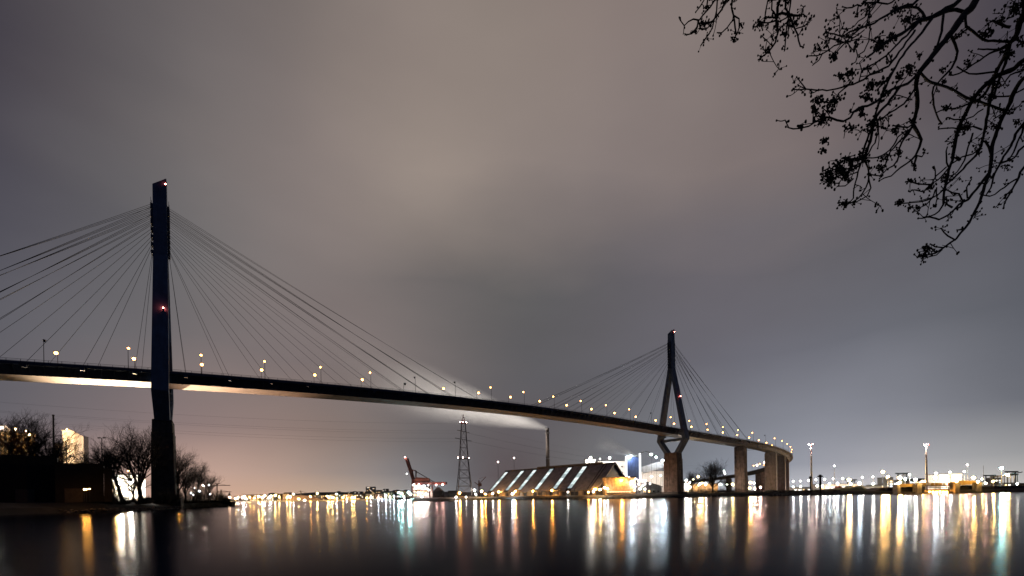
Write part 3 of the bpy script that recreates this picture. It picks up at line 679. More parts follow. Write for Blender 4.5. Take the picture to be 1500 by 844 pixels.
# cluster of lamps, pipes and platforms between annex and workshop
t = thing('loading_plant', 'tangle of brightly lit pipes and platforms right of the ochre block', 'plant', G(936, 380, 3))
for i in range(6):
    q = G(928 + i * 3.2, 378, 0); MB().tube([(q.x, q.y, 3), (q.x, q.y, 12 + (i * 37 % 5))], .3, 6).build('pipe', GALV, t)
for i, z in enumerate((6.5, 9.5, 12.5)): q = G(927, 379, 0); MB().box((q.x + 6, q.y, z), (12, 4, .3)).build('platform', GREYW, t)
q = G(941, 377, 0); MB().box((q.x, q.y, 14.2), (6, 4, 1.6)).build('lit_cabin', LITW, t)
cl = [(925.5, 706.5, BW, .75), (932, 701.5, BW, .45), (935.5, 709, BPK, .6), (930.5, 713, BW, .5), (941, 712, BW, .45), (944.5, 709, BWF, .5), (937, 716, BW, .55), (952.5, 708.5, BWF, .45), (944.8, 716.5, BW, .5), (921, 698.5, BWF, .4), (929, 718.5, BOF, .5)]
for i, (px, py, bm, r) in enumerate(cl):
    r *= .46
    mast('plant_lamp', f'{"pink" if bm is BPK else "white" if bm is not BOF else "orange"} lamp of the loading plant right of the ochre block, {ordinal(sorted(c[0] for c in cl).index(px) + 1)} from its left', px, py, 372, r, bm, grp='lamps of the loading plant')

# chimney with flue ring and steam plume
q = P(802.7, 690, 600); top = P(801.3, 628, 600)
t = thing('chimney', 'tall slim grey chimney trailing steam behind the brown shed', 'chimney', (q.x, q.y, 3))
MB().tube([(q.x, q.y, 3), (q.x, q.y, 50), (q.x, q.y, top.z)], [2.9, 2.4, 2.1], 20).build('shaft', CONCL, t, smooth=True)
MB().tube([(q.x, q.y, top.z - 6.3), (q.x, q.y, top.z - 5.7)], [3.6, 3.6], 16).build('gallery', ROOFTRIM, t)
MB().tube([(q.x, q.y, top.z - 2), (q.x, q.y, top.z + .6)], [2.35, 2.35], 20).build('flue_rim', ROOFTRIM, t)
MB().tube([(q.x, q.y, top.z - 40), (q.x, q.y, top.z - 39.4)], [3.0, 3.0], 16).build('band', GALV, t)
CH = Vector((q.x, q.y, top.z))
def plume(name, lab, C0, AXV, plen, r0, grow, dens, pw, nscale):
    vol = bpy.data.materials.new('steam'); vol.use_nodes = True; vt = vol.node_tree; vt.nodes.clear()
    pv = vt.nodes.new('ShaderNodeVolumePrincipled'); vo = vt.nodes.new('ShaderNodeOutputMaterial'); vt.links.new(pv.outputs[0], vo.inputs[1])
    pv.inputs['Color'].default_value = (.95, .93, .9, 1); pv.inputs['Anisotropy'].default_value = .2
    def vn(t_, **k):
        n = vt.nodes.new(t_)
        for a_, b_ in k.items(): setattr(n, a_, b_)
        return n
    def vm_(op, a_, b_=None, cl=False):
        n = vn('ShaderNodeMath', operation=op, use_clamp=cl)
        for i, v in enumerate((a_, b_)):
            if v is None: continue
            if isinstance(v, (int, float)): n.inputs[i].default_value = v
            else: vt.links.new(v, n.inputs[i])
        return n.outputs[0]
    AXV = Vector(AXV).normalized(); SIDE = Vector((0, 1, 0)) - AXV * AXV.y; SIDE.normalize(); UPV = AXV.cross(SIDE)
    gm = vn('ShaderNodeNewGeometry'); sub = vn('ShaderNodeVectorMath', operation='SUBTRACT'); vt.links.new(gm.outputs['Position'], sub.inputs[0]); sub.inputs[1].default_value = C0
    def dotv(v):
        n = vn('ShaderNodeVectorMath', operation='DOT_PRODUCT'); vt.links.new(sub.outputs[0], n.inputs[0]); n.inputs[1].default_value = v; return n.outputs['Value']
    u_ = dotv(AXV); s_ = dotv(SIDE); w_ = dotv(UPV)
    nzv = vn('ShaderNodeTexNoise'); nzv.inputs['Scale'].default_value = nscale; nzv.inputs['Detail'].default_value = 3
    mpv = vn('ShaderNodeMapping'); mpv.inputs['Scale'].default_value = (.4, 1, 1); vt.links.new(gm.outputs['Position'], mpv.inputs[0]); vt.links.new(mpv.outputs[0], nzv.inputs['Vector'])
    rad = vm_('ADD', vm_('MULTIPLY', u_, grow), r0)
    r2 = vm_('SQRT', vm_('ADD', vm_('POWER', s_, 2), vm_('POWER', w_, 2)))
    core = vm_('SUBTRACT', vm_('ADD', .75, vm_('MULTIPLY', nzv.outputs['Fac'], .5)), vm_('DIVIDE', r2, rad), True)
    end = vm_('SUBTRACT', 1, vm_('DIVIDE', u_, plen), True)
    fade = vm_('MULTIPLY', end, vm_('POWER', vm_('DIVIDE', r0, rad), pw))
    den = vm_('MULTIPLY', vm_('MULTIPLY', core, fade), vm_('MULTIPLY', vm_('SUBTRACT', nzv.outputs['Fac'], .1), dens))
    vt.links.new(den, pv.inputs['Density'])
    o = MB().tube([C0 + AXV * (plen * i / 10) for i in range(11)], [r0 + grow * plen * i / 10 for i in range(11)], 14).build(name, vol, smooth=True); o['kind'] = 'stuff'; o['label'] = lab
    return AXV
AXV = plume('steam_plume', 'long pale steam plume drifting left from the chimney mouth', CH, (-1, .10, .32), 380.0, 3.2, .23, PLUMED, .5, .022)
plume('steam_plume', 'small white steam cloud drifting left above the blue tower', P(932, 668, 500), (-1, .1, .42), 48.0, 1.4, .26, .9, .9, .09)
tgt = CH + AXV * 92
gq = G(694, 560, 3)
fl = flood(gq.x, gq.y, 3, tgt.x, tgt.y, tgt.z, PLUMEP, (1, .93, .85), 112, 'added floodlight left of the shed brightening the chimney steam', .8)  # added beam that brightens the plume, not a lamp of the plant

# lattice tower of the overhead line, with warning lights
TC = G(680.5, 450, 0); tw = thing('transmission_tower', 'tall lattice transmission tower with warning lights left of the brown shed', 'lattice tower', (TC.x, TC.y, 3))
lv = [(3, 7.8), (14, 6.6), (22, 5.7), (30, 4.9), (41, 4.1), (52, 3.4), (62, 2.8), (70, 2.3), (76, 1.9)]
cs = [(-1, -1), (1, -1), (1, 1), (-1, 1)]
for a_, b_ in cs: 
    MB().tube([(TC.x + a_ * h, TC.y + b_ * h, z) for z, h in lv], [.42 - .02 * i for i in range(len(lv))], 4).build('leg', GALV if 0 else DARKM, tw)
for i in range(len(lv) - 1):
    (z0, h0), (z1, h1) = lv[i], lv[i + 1]; mb = MB()
    for j in range(4):
        a0, a1 = cs[j], cs[(j + 1) % 4]
        mb.beam((TC.x + a0[0] * h0, TC.y + a0[1] * h0, z0), (TC.x + a1[0] * h1, TC.y + a1[1] * h1, z1), .16)
        mb.beam((TC.x + a1[0] * h0, TC.y + a1[1] * h0, z0), (TC.x + a0[0] * h1, TC.y + a0[1] * h1, z1), .16)
        mb.beam((TC.x + a0[0] * h1, TC.y + a0[1] * h1, z1), (TC.x + a1[0] * h1, TC.y + a1[1] * h1, z1), .3 if i in (0, 1, 2, 4) else .16)
    mb.build('lattice_bracing', DARKM, tw)
mb = MB()
for a_, b_ in cs: mb.beam((TC.x + a_ * 1.9, TC.y + b_ * 1.9, 76), (TC.x, TC.y, 85), .3)
for z, h in ((79, 1.3), (81.5, .8)):
    for j in range(4): a0, a1 = cs[j], cs[(j + 1) % 4]; mb.beam((TC.x + a0[0] * h, TC.y + a0[1] * h, z), (TC.x + a1[0] * h, TC.y + a1[1] * h, z), .25)
mb.build('red_tip', REDM, tw)
MB().box((TC.x, TC.y, 76.2), (5.6, 5.6, .5)).build('platform', REDM, tw)
MB().box((TC.x, TC.y, 41), (10.5, 10.5, .25)).build('platform', DARKM, tw)
for zc, sp in ((76.9, 2.9), (41.8, 5.2)):
    for j, (a_, b_) in enumerate(((-1, -1), (-.1, -1), (1, -.2))):
        MB().ball((TC.x + a_ * sp, TC.y + b_ * sp, zc), .36, 1, 6, 2).build('warning_light', em('glow_tower', (1, .45, .38), 150), tw)
# crossarms and conductors
for z, l in ((68, 11), (60, 15)): MB().beam((TC.x - l * .45, TC.y - l * .9, z), (TC.x + l * .45, TC.y + l * .9, z), .25, .5).build('crossarm', DARKM, tw)
ends = [(Vector((-600, 165, 84)), 14), (G(1030, 760, 46), 10)]
for e, sag in ends:
    for off, z in ((-15, 59.6), (-9, 67.6), (9, 67.6), (15, 59.6), (0, 76)):
        a_ = Vector((TC.x + off * .45, TC.y + off * .9, z)); b_ = e + Vector((off * .45, off * .9, (z - 60) * .5)); pts = []
        for i in range(21): f = i / 20; p = a_.lerp(b_, f); p.z -= 4 * f * (1 - f) * sag; pts.append(p)
        o = MB().tube(pts, .036, 4).build('power_line', CABLE); tag(o, f'{("front lower", "front upper", "rear upper", "rear lower", "topmost")[(-15, -9, 9, 15, 0).index(off)]} overhead cable sagging {"left from" if sag == 14 else "right from"} the lattice tower', 'power line', 'overhead cables left of the lattice tower' if sag == 14 else 'overhead cables right of the lattice tower')

# red container crane with raised boom
cx = G(607, 440, 0); cr = thing('harbour_crane', 'red harbour crane with its boom raised, on the quay left of the lattice tower', 'crane', (cx.x, cx.y, 3))
def CP(px, py, dy=0): v = P(px, py, 440); v.y += dy; return v
for dy in (-8, 8):
    MB().beam(CP(606, 731, dy), CP(607, 689, dy), 1.1).build('leg', REDM, cr)
    MB().beam(CP(632, 731, dy), CP(631, 709, dy), 1.1).build('leg', REDM, cr)
    MB().beam(CP(605, 708.5, dy * .5), CP(654, 708.0, dy * .5), 1.0, 2.4, Z3).build('girder', REDM, cr)
    MB().beam(CP(607.5, 708, dy * .5), CP(595.5, 671, dy * .5), 1.0, 1.9).build('boom', REDM, cr)
    MB().beam(CP(606.6, 689, dy * .5), CP(637, 707, dy * .5), .35).build('backstay', REDM, cr)
    MB().beam(CP(606, 719, dy), CP(632, 719, dy), .8).build('portal_beam', REDM, cr)
for f in (.15, .4, .65, .9): a_ = CP(607.5, 708).lerp(CP(595.5, 671), f); MB().beam(a_ - Vector((0, 4, 0)), a_ + Vector((0, 4, 0)), .5).build('boom_tie', REDM, cr)
MB().beam(CP(606.5, 689, -8), CP(606.5, 689, 8), .8).build('head_beam', REDM, cr)
MB().beam(CP(606.5, 689), CP(601, 687.5), .4).build('forestay', REDM, cr)
MB().hexa([CP(608, 706, -4), CP(630, 706, -4), CP(630, 706, 4), CP(608, 706, 4), CP(610, 699.5, -4), CP(628, 700.5, -4), CP(628, 700.5, 4), CP(610, 699.5, 4)]).build('machinery_house', mat('faded_red_house', (.20, .07, .05), .7), cr)
MB().box(CP(612, 713, -5), (3, 3, 3)).build('operator_cab', WHITEW, cr)
crl = [(595.3, 670.8, BPK, .35), (606.2, 688.6, BPK, .35), (597.8, 694.5, BWF, .3), (607.5, 710.5, BW, .4), (615.5, 710.3, BPK, .4), (629.5, 710.3, BW, .35), (640.5, 710.3, BPK, .4), (649.5, 710.3, BPK, .4)]
for px, py, bm, r in crl:
    r *= .55
    p = CP(px, py, -5.5); o = inst('crane_lamp', bm, cr, p - WL(cr), (r, r, r))
# lit white quay building under the crane
t, O, ux, uy, w = house('quay_building', 'brightly lit white quay building under the red crane', 'building', 605, 627, 436, 10, 13.5, GREYW, panel=3)
openings(t, O, ux, uy, [-5.5, -2.5, .5, 3.5, 5.8], [5, 9], 1.6, 1.5, LITO)
a = G(632, 437, 0); t = thing('sloped_hopper', 'white sloping hopper roof lit beside the red crane', 'hopper', (a.x, a.y, 3))
MB().hexa([(a.x - 5.5, 436, 3), (a.x + 2, 436, 3), (a.x + 2, 444, 3), (a.x - 5.5, 444, 3), (a.x - 5.5, 436, 7.5), (a.x - .5, 436, 12.4), (a.x - .5, 444, 12.4), (a.x - 5.5, 444, 7.5)]).build('body', WHITEW, t)
MB().beam((a.x - 5.8, 440, 7.9), (a.x - .3, 440, 12.9), 8.6, .3, Z3).build('roof', WHITEW, t)
for i, (px, py, bm, r) in enumerate(((609, 714.5, BW, .5), (617, 713.5, BPK, .45), (621, 712, BC, .45), (613, 722, BW, .5), (624, 724, BPK, .5), (628, 718, BWF, .5), (618, 728, BW, .4))):
    mast('quay_lamp', f'{"pink" if bm is BPK else "white"} quay lamp under the red crane, {("lower" if py > 720 else "upper")} row at the {("left", "middle", "right")[0 if px < 615 else 1 if px < 622 else 2]}', px, py, 431, r * .55, bm, grp='lamps under the red crane')
# dark sheds and scrub between crane and tower
t, O, ux, uy, w = house('low_dark_shed', 'low dark shed with pitched profile right of the red crane', 'shed', 634, 648, 436, 12, 8.5, BLACKW, roof=BLACKW)
MB().hexa([(O.x - 5, O.y, 8.5), (O.x + 5, O.y, 8.5), (O.x + 5, O.y + 12, 8.5), (O.x - 5, O.y + 12, 8.5), (O.x - .3, O.y, 13.2), (O.x + .3, O.y, 13.2), (O.x + .3, O.y + 12, 13.2), (O.x - .3, O.y + 12, 13.2)]).build('gable_roof', BLACKW, t)
MB().frame(O, ux, uy, 10, 19, 0, 9, 3, 9.5).build('lean_to', BLACKW, t)
# small dock crane right of the tower
a = G(702, 520, 0); t = thing('dock_crane', 'small rust red dock crane between the lattice tower and the shed', 'crane', (a.x, a.y, 3))
MB().tube([(a.x, a.y, 3), (a.x, a.y, 22)], .8, 6).build('post', REDM, t); MB().box((a.x + 1, a.y, 17), (4, 3, 3.5)).build('cab', REDM, t)
MB().beam((a.x, a.y, 18), (a.x + 8, a.y, 26), .6).build('jib', REDM, t); MB().beam((a.x - 1, a.y, 17), (a.x - 5, a.y, 20), .8).build('counter_jib', REDM, t); MB().beam((a.x, a.y, 24), (a.x + 7, a.y, 26), .2).build('tie', REDM, t)

# bright quay lamps along the water between crane and right pylon: (photo x, y, distance, bulb, radius, look)
row = [(667, 721.5, 440, BY, .55, 'yellow'), (673.5, 722, 438, BO, .5, 'orange'), (668.3, 728, 428, BW, .38, 'low white'), (683, 728, 428, BWF, .3, 'low faint white'), (695, 718, 450, BW, .5, 'white'), (705.5, 719.5, 440, BY, .6, 'yellow'), (711, 724, 445, BO, .45, 'orange'), (697, 724.5, 446, BWF, .5, 'low white'),
       (722, 723, 446, BWF, .45, 'low white'), (751, 723.5, 425, BC, .5, 'cold white'), (832, 720.5, 392, BWF, .3, 'faint white'), (862, 721, 372, BOF, .35, 'small orange'), (869, 720.5, 368, BWF, .35, 'low white'), (879, 717.5, 366, BY, .55, 'yellow'), (885.5, 714.5, 366, BW, .36, 'white'), (890, 716, 366, BCF, .36, 'cold white')]
for i, (px, py, D, bm, r, lk) in enumerate(row):
    mast('quay_lamp', f'{lk} quay lamp between red crane and right pylon, {ordinal(i + 1)} from the left', px, py, D, r, bm, grp='lamps along the quay by the shed')
for i, (px, py) in enumerate(((729.5, 677.5), (752, 720))):
    pass
mast('warning_mast', 'slim mast with a pinkish warning light left of the shed roof', 729.5, 677, 520, .4, BPK, cat='mast', pr=.25)
mast('warning_mast', 'slim mast with a white light just above the left end of the shed roof', 753, 671, 540, .38, BPK, cat='mast', pr=.25)

# beyond the right pylon, seen under the spans
row = [(1005.5, 704, 430, BW, .6, 'tall white'), (1004.7, 710, 430, BW, .4, 'white'), (1010, 707, 440, BW, .55, 'white'), (1011, 714, 430, BWF, .5, 'low white'), (1015.5, 702.5, 440, BY, .4, 'yellow'), (1022.5, 698.5, 420, BY, .6, 'large yellow'), (1024.5, 709.5, 410, BW, .45, 'white'), (1028, 707.5, 415, BO, .5, 'orange'), (1033.7, 709.5, 410, BW, .4, 'white'), (1043, 693, 420, BW, .32, 'high white'),
       (1055, 709.5, 430, BW, .38, 'white'), (1060.5, 690.8, 450, BW, .3, 'high white'), (1062, 694, 450, BW, .3, 'high white'), (1065, 709.7, 430, BW, .35, 'white'), (1073, 709.5, 430, BY, .4, 'yellow'), (1077, 688, 470, BWF, .35, 'high faint'), (1099.5, 707, 430, BY, .6, 'very bright yellow'), (1098, 715, 425, BO, .5, 'orange'), (1104.5, 708, 430, BW, .3, 'small white'), (1109, 681.5, 600, BPK, .6, 'high pink'), (1120, 678, 600, BPK, .45, 'high pink'), (1106, 716, 430, BPK, .4, 'pink'), (1114, 714, 430, BPK, .4, 'pink')]
for i, (px, py, D, bm, r, lk) in enumerate(row):
    mast('yard_lamp', f'{lk} yard lamp under the bridge\'s right end, {ordinal(i + 1)} from the left', px, py, D, r, bm, grp='yard lamps under the right end of the bridge')
t, O, ux, uy, w = house('yard_hut', 'narrow white lit hut just right of the right pylon pier', 'hut', 1003.6, 1009, 432, 4, 13, WHITEW)
t, O, ux, uy, w = house('low_warehouse', 'low dim warehouse behind the bare tree right of the pylon', 'warehouse', 1012, 1052, 450, 20, 12.5, OCHRE, panel=4)

# ------------------------------------------------------------------ right: masts, terminal lamps, tidal barrier
for i, (px, py, lab) in enumerate(((1187, 651, 'tall pale floodlight mast right of the curved ramp'), (1355.5, 652, 'tall pale floodlight mast above the tidal barrier'))):
    D = 430; q = P(px + 1.0, py, D); t = thing('floodlight_mast', lab, 'light mast', (q.x, q.y, 3))
    MB().tube([(q.x, q.y, 3), (q.x, q.y, 30), (q.x, q.y, q.z)], [1.05, .75, .5], 10).build('post', WHITEW, t, smooth=True)
    for z in (30, 36): MB().tube([(q.x, q.y, z), (q.x, q.y, z + .4)], [1.2, 1.2], 10).build('collar', WHITEW, t)
    MB().box((q.x, q.y, q.z + .2), (6, 1.2, .7)).build('lamp_frame', GALV, t)
    inst('bulb', BPK, t, Vector((-2.2, -.9, q.z - 3)), (.3, .3, .3)); inst('bulb', BW, t, Vector((-1.2 if i else -2.8, -.9, q.z - 3.1)), (.32, .32, .3)); inst('bulb', BR_, t, Vector((1.6, -.8, q.z - 2.4)), (.2, .2, .2))
row = [(1222, 683, 470, BWF, .5, 'tall pale'), (1161.7, 705.2, 520, BWF, .5, 'small white'), (1172.5, 705, 520, BWF, .5, 'small white'), (1184, 704, 520, BWF, .45, 'small white'), (1195.3, 703, 520, BWF, .5, 'small white'), (1208, 702.2, 520, BWF, .45, 'small white'), (1220.5, 701.5, 520, BWF, .45, 'small white'), (1234.5, 701, 520, BWF, .45, 'small white'),
       (1243.5, 703, 480, BY, 1.15, 'large glaring yellow'), (1259, 708, 480, BC, .95, 'bluish white'), (1263, 699.5, 520, BWF, .45, 'small white'), (1278.8, 698.5, 520, BWF, .5, 'small white'), (1279, 709, 500, BW, .7, 'low white'), (1293, 691.5, 450, BY, .95, 'high yellow twin'), (1300.5, 698.5, 480, BY, .75, 'yellow'), (1318, 700, 470, BY, 1.2, 'glaring yellow white'), (1316, 708, 470, BW, .7, 'low white'),
       (1326, 702, 480, BC, .6, 'bluish'), (1332.5, 695.5, 480, BWF, .5, 'small white'), (1341, 703, 480, BW, .85, 'white'), (1371, 693.5, 480, BW, .6, 'white'), (1370, 700, 470, BC, 1.0, 'cold white'), (1380, 703, 470, BW, .8, 'white'), (1391.5, 692, 480, BW, .5, 'white'), (1401, 705, 460, BY, .8, 'yellow'), (1412.5, 691, 480, BWF, .5, 'small white'), (1417, 681, 490, BPK, .5, 'tall pinkish'), (1426, 700, 470, BY, 1.0, 'bright yellow'), (1432, 706, 470, BW, .6, 'low white'),
       (1444, 708, 470, BPK, .6, 'low pinkish'), (1455, 705, 460, BY, .7, 'yellow'), (1467, 686, 480, BT, 1.1, 'cyan white'), (1476, 696, 470, BY, 1.15, 'glaring yellow'), (1490, 709, 470, BWF, .6, 'low faint'), (1246, 709, 500, BW, .7, 'low white'), (1227, 708, 500, BCF, .7, 'low cold'), (1215, 709, 500, BCF, .7, 'low cold'), (1188.5, 712, 460, BR_, .6, 'red'), (1386, 709, 440, BR_, .9, 'red'), (1356, 705, 440, BOF, .8, 'orange'), (1414, 706, 440, BOF, .8, 'orange'), (1205, 712, 480, BWF, .6, 'low white'), (1173, 713, 480, BWF, .5, 'low white'), (1162, 713.5, 480, BCF, .5, 'low cold'), (1197, 712, 480, BWF, .6, 'low white')]
row.sort(key=lambda q: q[0])
for i, (px, py, D, bm, r, lk) in enumerate(row):
    mast('terminal_lamp', f'{lk} lamp of the terminal right of the curved ramp, {ordinal(i + 1)} from the left', px, py, D, r, bm, grp='lamps of the terminal on the right', galv=True, pr=.2)
# long low lit halls of the terminal
LITHALL = em('lit_hall_front', (1, .95, .88), 2.6)
for i, (p0, p1, D, z, lab) in enumerate(((1201, 1262, 560, 12, 'long low white hall glowing behind the grassy bank'), (1162, 1196, 600, 9, 'low pale hall right of the curved ramp'), (1377, 1391, 500, 20, 'square white lit building above the left half of the tidal barrier'), (1393, 1409, 505, 20.5, 'pale building with dark roof behind the tidal barrier'), (1262, 1290, 620, 9.5, 'low lit hall between the bank and the barrier'), (1425, 1440, 520, 11, 'small lit shed right of the barrier'))):
    t, O, ux, uy, w = house('terminal_hall', lab, 'hall', p0, p1, D, 14, z, WHITEW, panel=5, grp=None)
    n = int(w / 6)
    for k in range(n): MB().frame(O, ux, uy, -w / 2 + (k + .12) * w / n, -w / 2 + (k + .8) * w / n, -.3, -.14, 4.2, z - 2.6).build('lit_bay', LITHALL if (k + i) % 3 else LITO, t)
rb_ = random.Random(77); px = 1158
i = 0
while px < 1500:
    wpx = rb_.uniform(9, 22); D = rb_.uniform(700, 860); z = rb_.uniform(8, 17) if px < 1290 else rb_.uniform(9, 24); kind = rb_.randrange(3); i += 1
    t, O, ux, uy, w = house('port_building', f'{("pale", "grey", "ochre")[kind]} {"tall" if z > 16 else "low"} building in the band of port lights on the right, {ordinal(i)} from the left', 'building', px, px + wpx, D, 16, z, (WHITEW, GREYW, OCHRE)[kind], grp='buildings in the band of port lights')
    n = max(2, int(w / 5)); nz = max(1, int((z - 4) / 4))
    for k in range(n):
        for j in range(nz):
            if rb_.random() < .75: MB().frame(O, ux, uy, -w / 2 + (k + .15) * w / n, -w / 2 + (k + .8) * w / n, -.3, -.14, 4.2 + j * 4, 6.4 + j * 4).build('window', (LITHALL, LITO, LITW, LITC, GLASS)[rb_.randrange(5)], t)
    if rb_.random() < .5: MB().tube([O + uy * 4 + Z3 * z, O + uy * 4 + Z3 * (z + rb_.uniform(4, 9))], .35, 6).build('flue', GALV, t)
    px += wpx + rb_.uniform(0, 7)
for i, (px, D, h) in enumerate(((1322, 560, 24), (1450, 600, 21), (1247, 640, 19), (1482, 560, 24))):      # straddle carriers and small gantries
    q = G(px, D, 3); t = thing('yard_gantry', f'dark portal gantry in the container yard on the right, {ordinal(1 + sorted([1322, 1450, 1247, 1482]).index(px))} from the left', 'gantry', q, 'gantries in the container yard')
    for e in (-5, 5): MB().beam((q.x + e, q.y, 3), (q.x + e, q.y, h), .8).build('leg', DARKM, t)
    MB().beam((q.x - 8, q.y, h), (q.x + 8, q.y, h), 1.2, 1.5, Z3).build('girder', DARKM, t); MB().box((q.x + 2, q.y, h - 2), (2, 2, 2)).build('cab', GREYW, t)
# parked row of vans/containers as dark blocks in front
cols = [mat('container_red', (.16, .04, .03), .6), mat('container_blue', (.03, .06, .12), .6), mat('container_grey', (.12, .12, .12), .6), mat('container_green', (.03, .08, .05), .6)]
cname = ['red', 'blue', 'grey', 'green']
for i in range(9):
    px = 1228 + i * 5.2; q = G(px, 455, 3); t = thing('shipping_container', f'{cname[i % 4]} shipping container in the low stack line behind the grassy bank, {ordinal(i + 1)} along', 'container', q, 'containers behind the grassy bank')
    hh = 2.6 if i % 3 else 5.2; bevel(MB().box((q.x, q.y, 3 + hh / 2), (3.2, 6, hh)).build('body', cols[i % 4], t), .05)
    MB().box((q.x, q.y - 3.04, 3 + hh / 2), (2.9, .06, hh - .3)).build('door', cols[i % 4], t)
# grassy bank with concrete apron
g0, g1, g2 = G(1218, 392, 0), G(1268, 388, 0), G(1292, 396, 0)
MB().hexa([(g0.x, 384, 2), (g1.x, 384, 2), (g2.x + 4, 420, 2), (g0.x - 6, 420, 2), (g0.x + 6, 396, 4.2), (g1.x + 4, 398, 6.6), (g2.x + 2, 420, 8.0), (g0.x, 420, 4.4)]).build('grassy_bank', GRASS)['kind'] = 'structure'
q0, q1 = P(1268, 724, 376), P(1294, 714.5, 380)
MB().hexa([q0 + Vector((0, 0, -3)), q1 + Vector((0, 0, -6)), q1 + Vector((0, 14, -6)), q0 + Vector((0, 14, -3)), q0, q1, q1 + Vector((0, 14, 0)), q0 + Vector((0, 14, 0))]).build('sloping_quay_wall', CONCL)['kind'] = 'structure'
w0 = P(1294, 714.5, 380); w1 = P(1318, 713, 376)
MB().hexa([(w0.x, 376, -1), (w1.x, 372, -1), (w1.x, 390, -1), (w0.x, 390, -1), (w0.x, 376, w0.z), (w1.x, 372, w1.z), (w1.x, 390, w1.z), (w0.x, 390, w0.z)]).build('quay_wall', CONCD)['kind'] = 'structure'
# tidal barrier: ochre lit concrete piers, gate openings and curved sill
bar = thing('tidal_barrier', 'ochre lit concrete tidal barrier with gates at the right waterline', 'barrier', G(1376, 368, 0))
def BX(px0, px1, z0, z1, D0, D1, name, m, **k):
    a, b = G(px0, D0, 0), G(px1, D0, 0); o = MB().hexa([(a.x, D0, z0), (b.x, D0, z0), (b.x, D1, z0), (a.x, D1, z0), (a.x, D0, z1), (b.x, D0, z1), (b.x, D1, z1), (a.x, D1, z1)]).build(name, m, bar, **k); return o
for p0, p1, z1 in ((1314.5, 1319.8, 7.6), (1344, 1351, 8.0), (1399.5, 1407, 9), (1432, 1439, 8.4)): bevel(BX(p0, p1, -1, z1, 362, 366.5, 'pier', BARR), .12)
for i in range(4): BX(1320 + i * 6, 1326 - .3 + i * 6, 5.6, 8.0, 366, 368, 'gate_panel', mat('yellow_ochre_paint', (.55, .36, .10), .7))
for i in range(4): BX(1407.5 + i * 6.1, 1413.3 + i * 6.1, 6.3 + .3 * i, 10.2 - .2 * i, 366, 368, 'gate_panel', _m['yellow_ochre_paint'])
BX(1320, 1344, -1, 1.6, 364, 366, 'sill', CONCL); BX(1407, 1432, -1, 1.4, 364, 366, 'sill', CONCL)
BX(1320, 1344, 1.6, 5.6, 368.5, 369, 'gate_recess', BLACKW); BX(1407, 1432, 1.4, 6.2, 368.5, 369, 'gate_recess', BLACKW)
BX(1351, 1399.5, 3.0, 3.4, 364, 369, 'walkway', CONCL); BX(1351, 1399.5, -1, 3.0, 370, 371, 'back_wall', BARR)
for i in range(7):
    BX(1354.5 + i * 6.4, 1356.2 + i * 6.4, -1, 3.0, 365, 370, 'buttress', BARR)
for i in range(6): p = P(1361.5 + i * 5.1, 720.5, 364); inst('bulb', BO, bar, p - WL(bar), (.22, .22, .22))
for k, (px, z) in enumerate(((1316, 9.6), (1348, 10.0), (1403, 11.6), (1435, 10.8))):
    q = G(px, 361, 0); lamp('barrier_lamp', 'orange lamp on the tidal barrier, above its ' + ordinal(k + 1) + ' pier from the left', 'lamp post', q.x, q.y - 2.0, -1, z, .30, BY, 'orange lamps on the tidal barrier')
# lit upper works that join the two gate blocks
BX(1345, 1400, 5.6, 6.6, 367, 369, 'service_bridge', BARR)
for i in range(9): BX(1346.5 + i * 6, 1350.8 + i * 6, 6.6, 8.6, 367.6, 368.4, 'control_cabin' if i in (2, 6) else 'guard_panel', WHITEW if i in (2, 6) else mat('yellow_ochre_paint', (.55, .36, .10), .7))
# railings
mb = MB()
for px0, px1, z, D in ((1320, 1344, 8.0, 366), (1351, 1399, 3.4, 364), (1407, 1432, 10, 366)):
    a, b = G(px0, D, z), G(px1, D, z); mb.beam(a + Z3, b + Z3, .08)
    for i in range(9): p = a.lerp(b, i / 8); mb.beam(p, p + Z3, .07)
mb.build('guard_rail', GALV, bar, kind='stuff')
# gantry frames at the far right under the cyan light
q = G(1452, 470, 0); gb = thing('gantry_frame', 'dark steel gantry frame before the glare at the right edge', 'gantry', (q.x, q.y, 3))
for i in range(9): x = q.x + i * 3.4; MB().beam((x, 470, 3), (x, 470, 15 + (i % 3)), .5).build('leg', DARKM, gb)
MB().beam((q.x - 1, 470, 15.5), (q.x + 28, 470, 17.5), .8, 1.2, Z3).build('top_beam', DARKM, gb); MB().beam((q.x - 1, 470, 9), (q.x + 28, 470, 9), .4).build('cross_beam', DARKM, gb)
MB().beam((q.x + 10, 468, 16), (q.x + 30, 468, 20), .8).build('jib', DARKM, gb)
bank('quay_edge', [G(1439, 372), G(1500, 370), G(1700, 392)], 500, 5.2, CONCD, 1.2, 8)
# black beacons
for px, py, D, wd, lab in ((1201.5, 697, 372, 1.9, 'black navigation beacon with a cross-shaped topmark, right of the ramp'), (1187, 699, 368, 1.2, 'short black post in front of the left floodlight mast')):
    q = P(px, py, D); t = thing('navigation_beacon', lab, 'beacon', (q.x, q.y, 2)); MB().tube([(q.x, q.y, 1), (q.x, q.y, q.z)], wd * .42, 8).build('post', BLACKW, t)
    if px > 1200: MB().box((q.x, q.y, q.z - .5), (4.0, 1, 1.1)).build('topmark', BLACKW, t); MB().box((q.x, q.y, q.z + .5), (1.6, 1, .9)).build('cap', BLACKW, t)
    else: MB().box((q.x, q.y, q.z - .3), (1.4, 1.2, 1.6)).build('lantern', BLACKW, t)
for px, py in ((1440.5, 682),): q = P(px, py, 440); o = MB().tube([(q.x, q.y, 3), (q.x, q.y, q.z)], [.22, .12], 6).build('flag_pole', DARKM); tag(o, 'thin unlit pole right of the tidal barrier', 'pole')
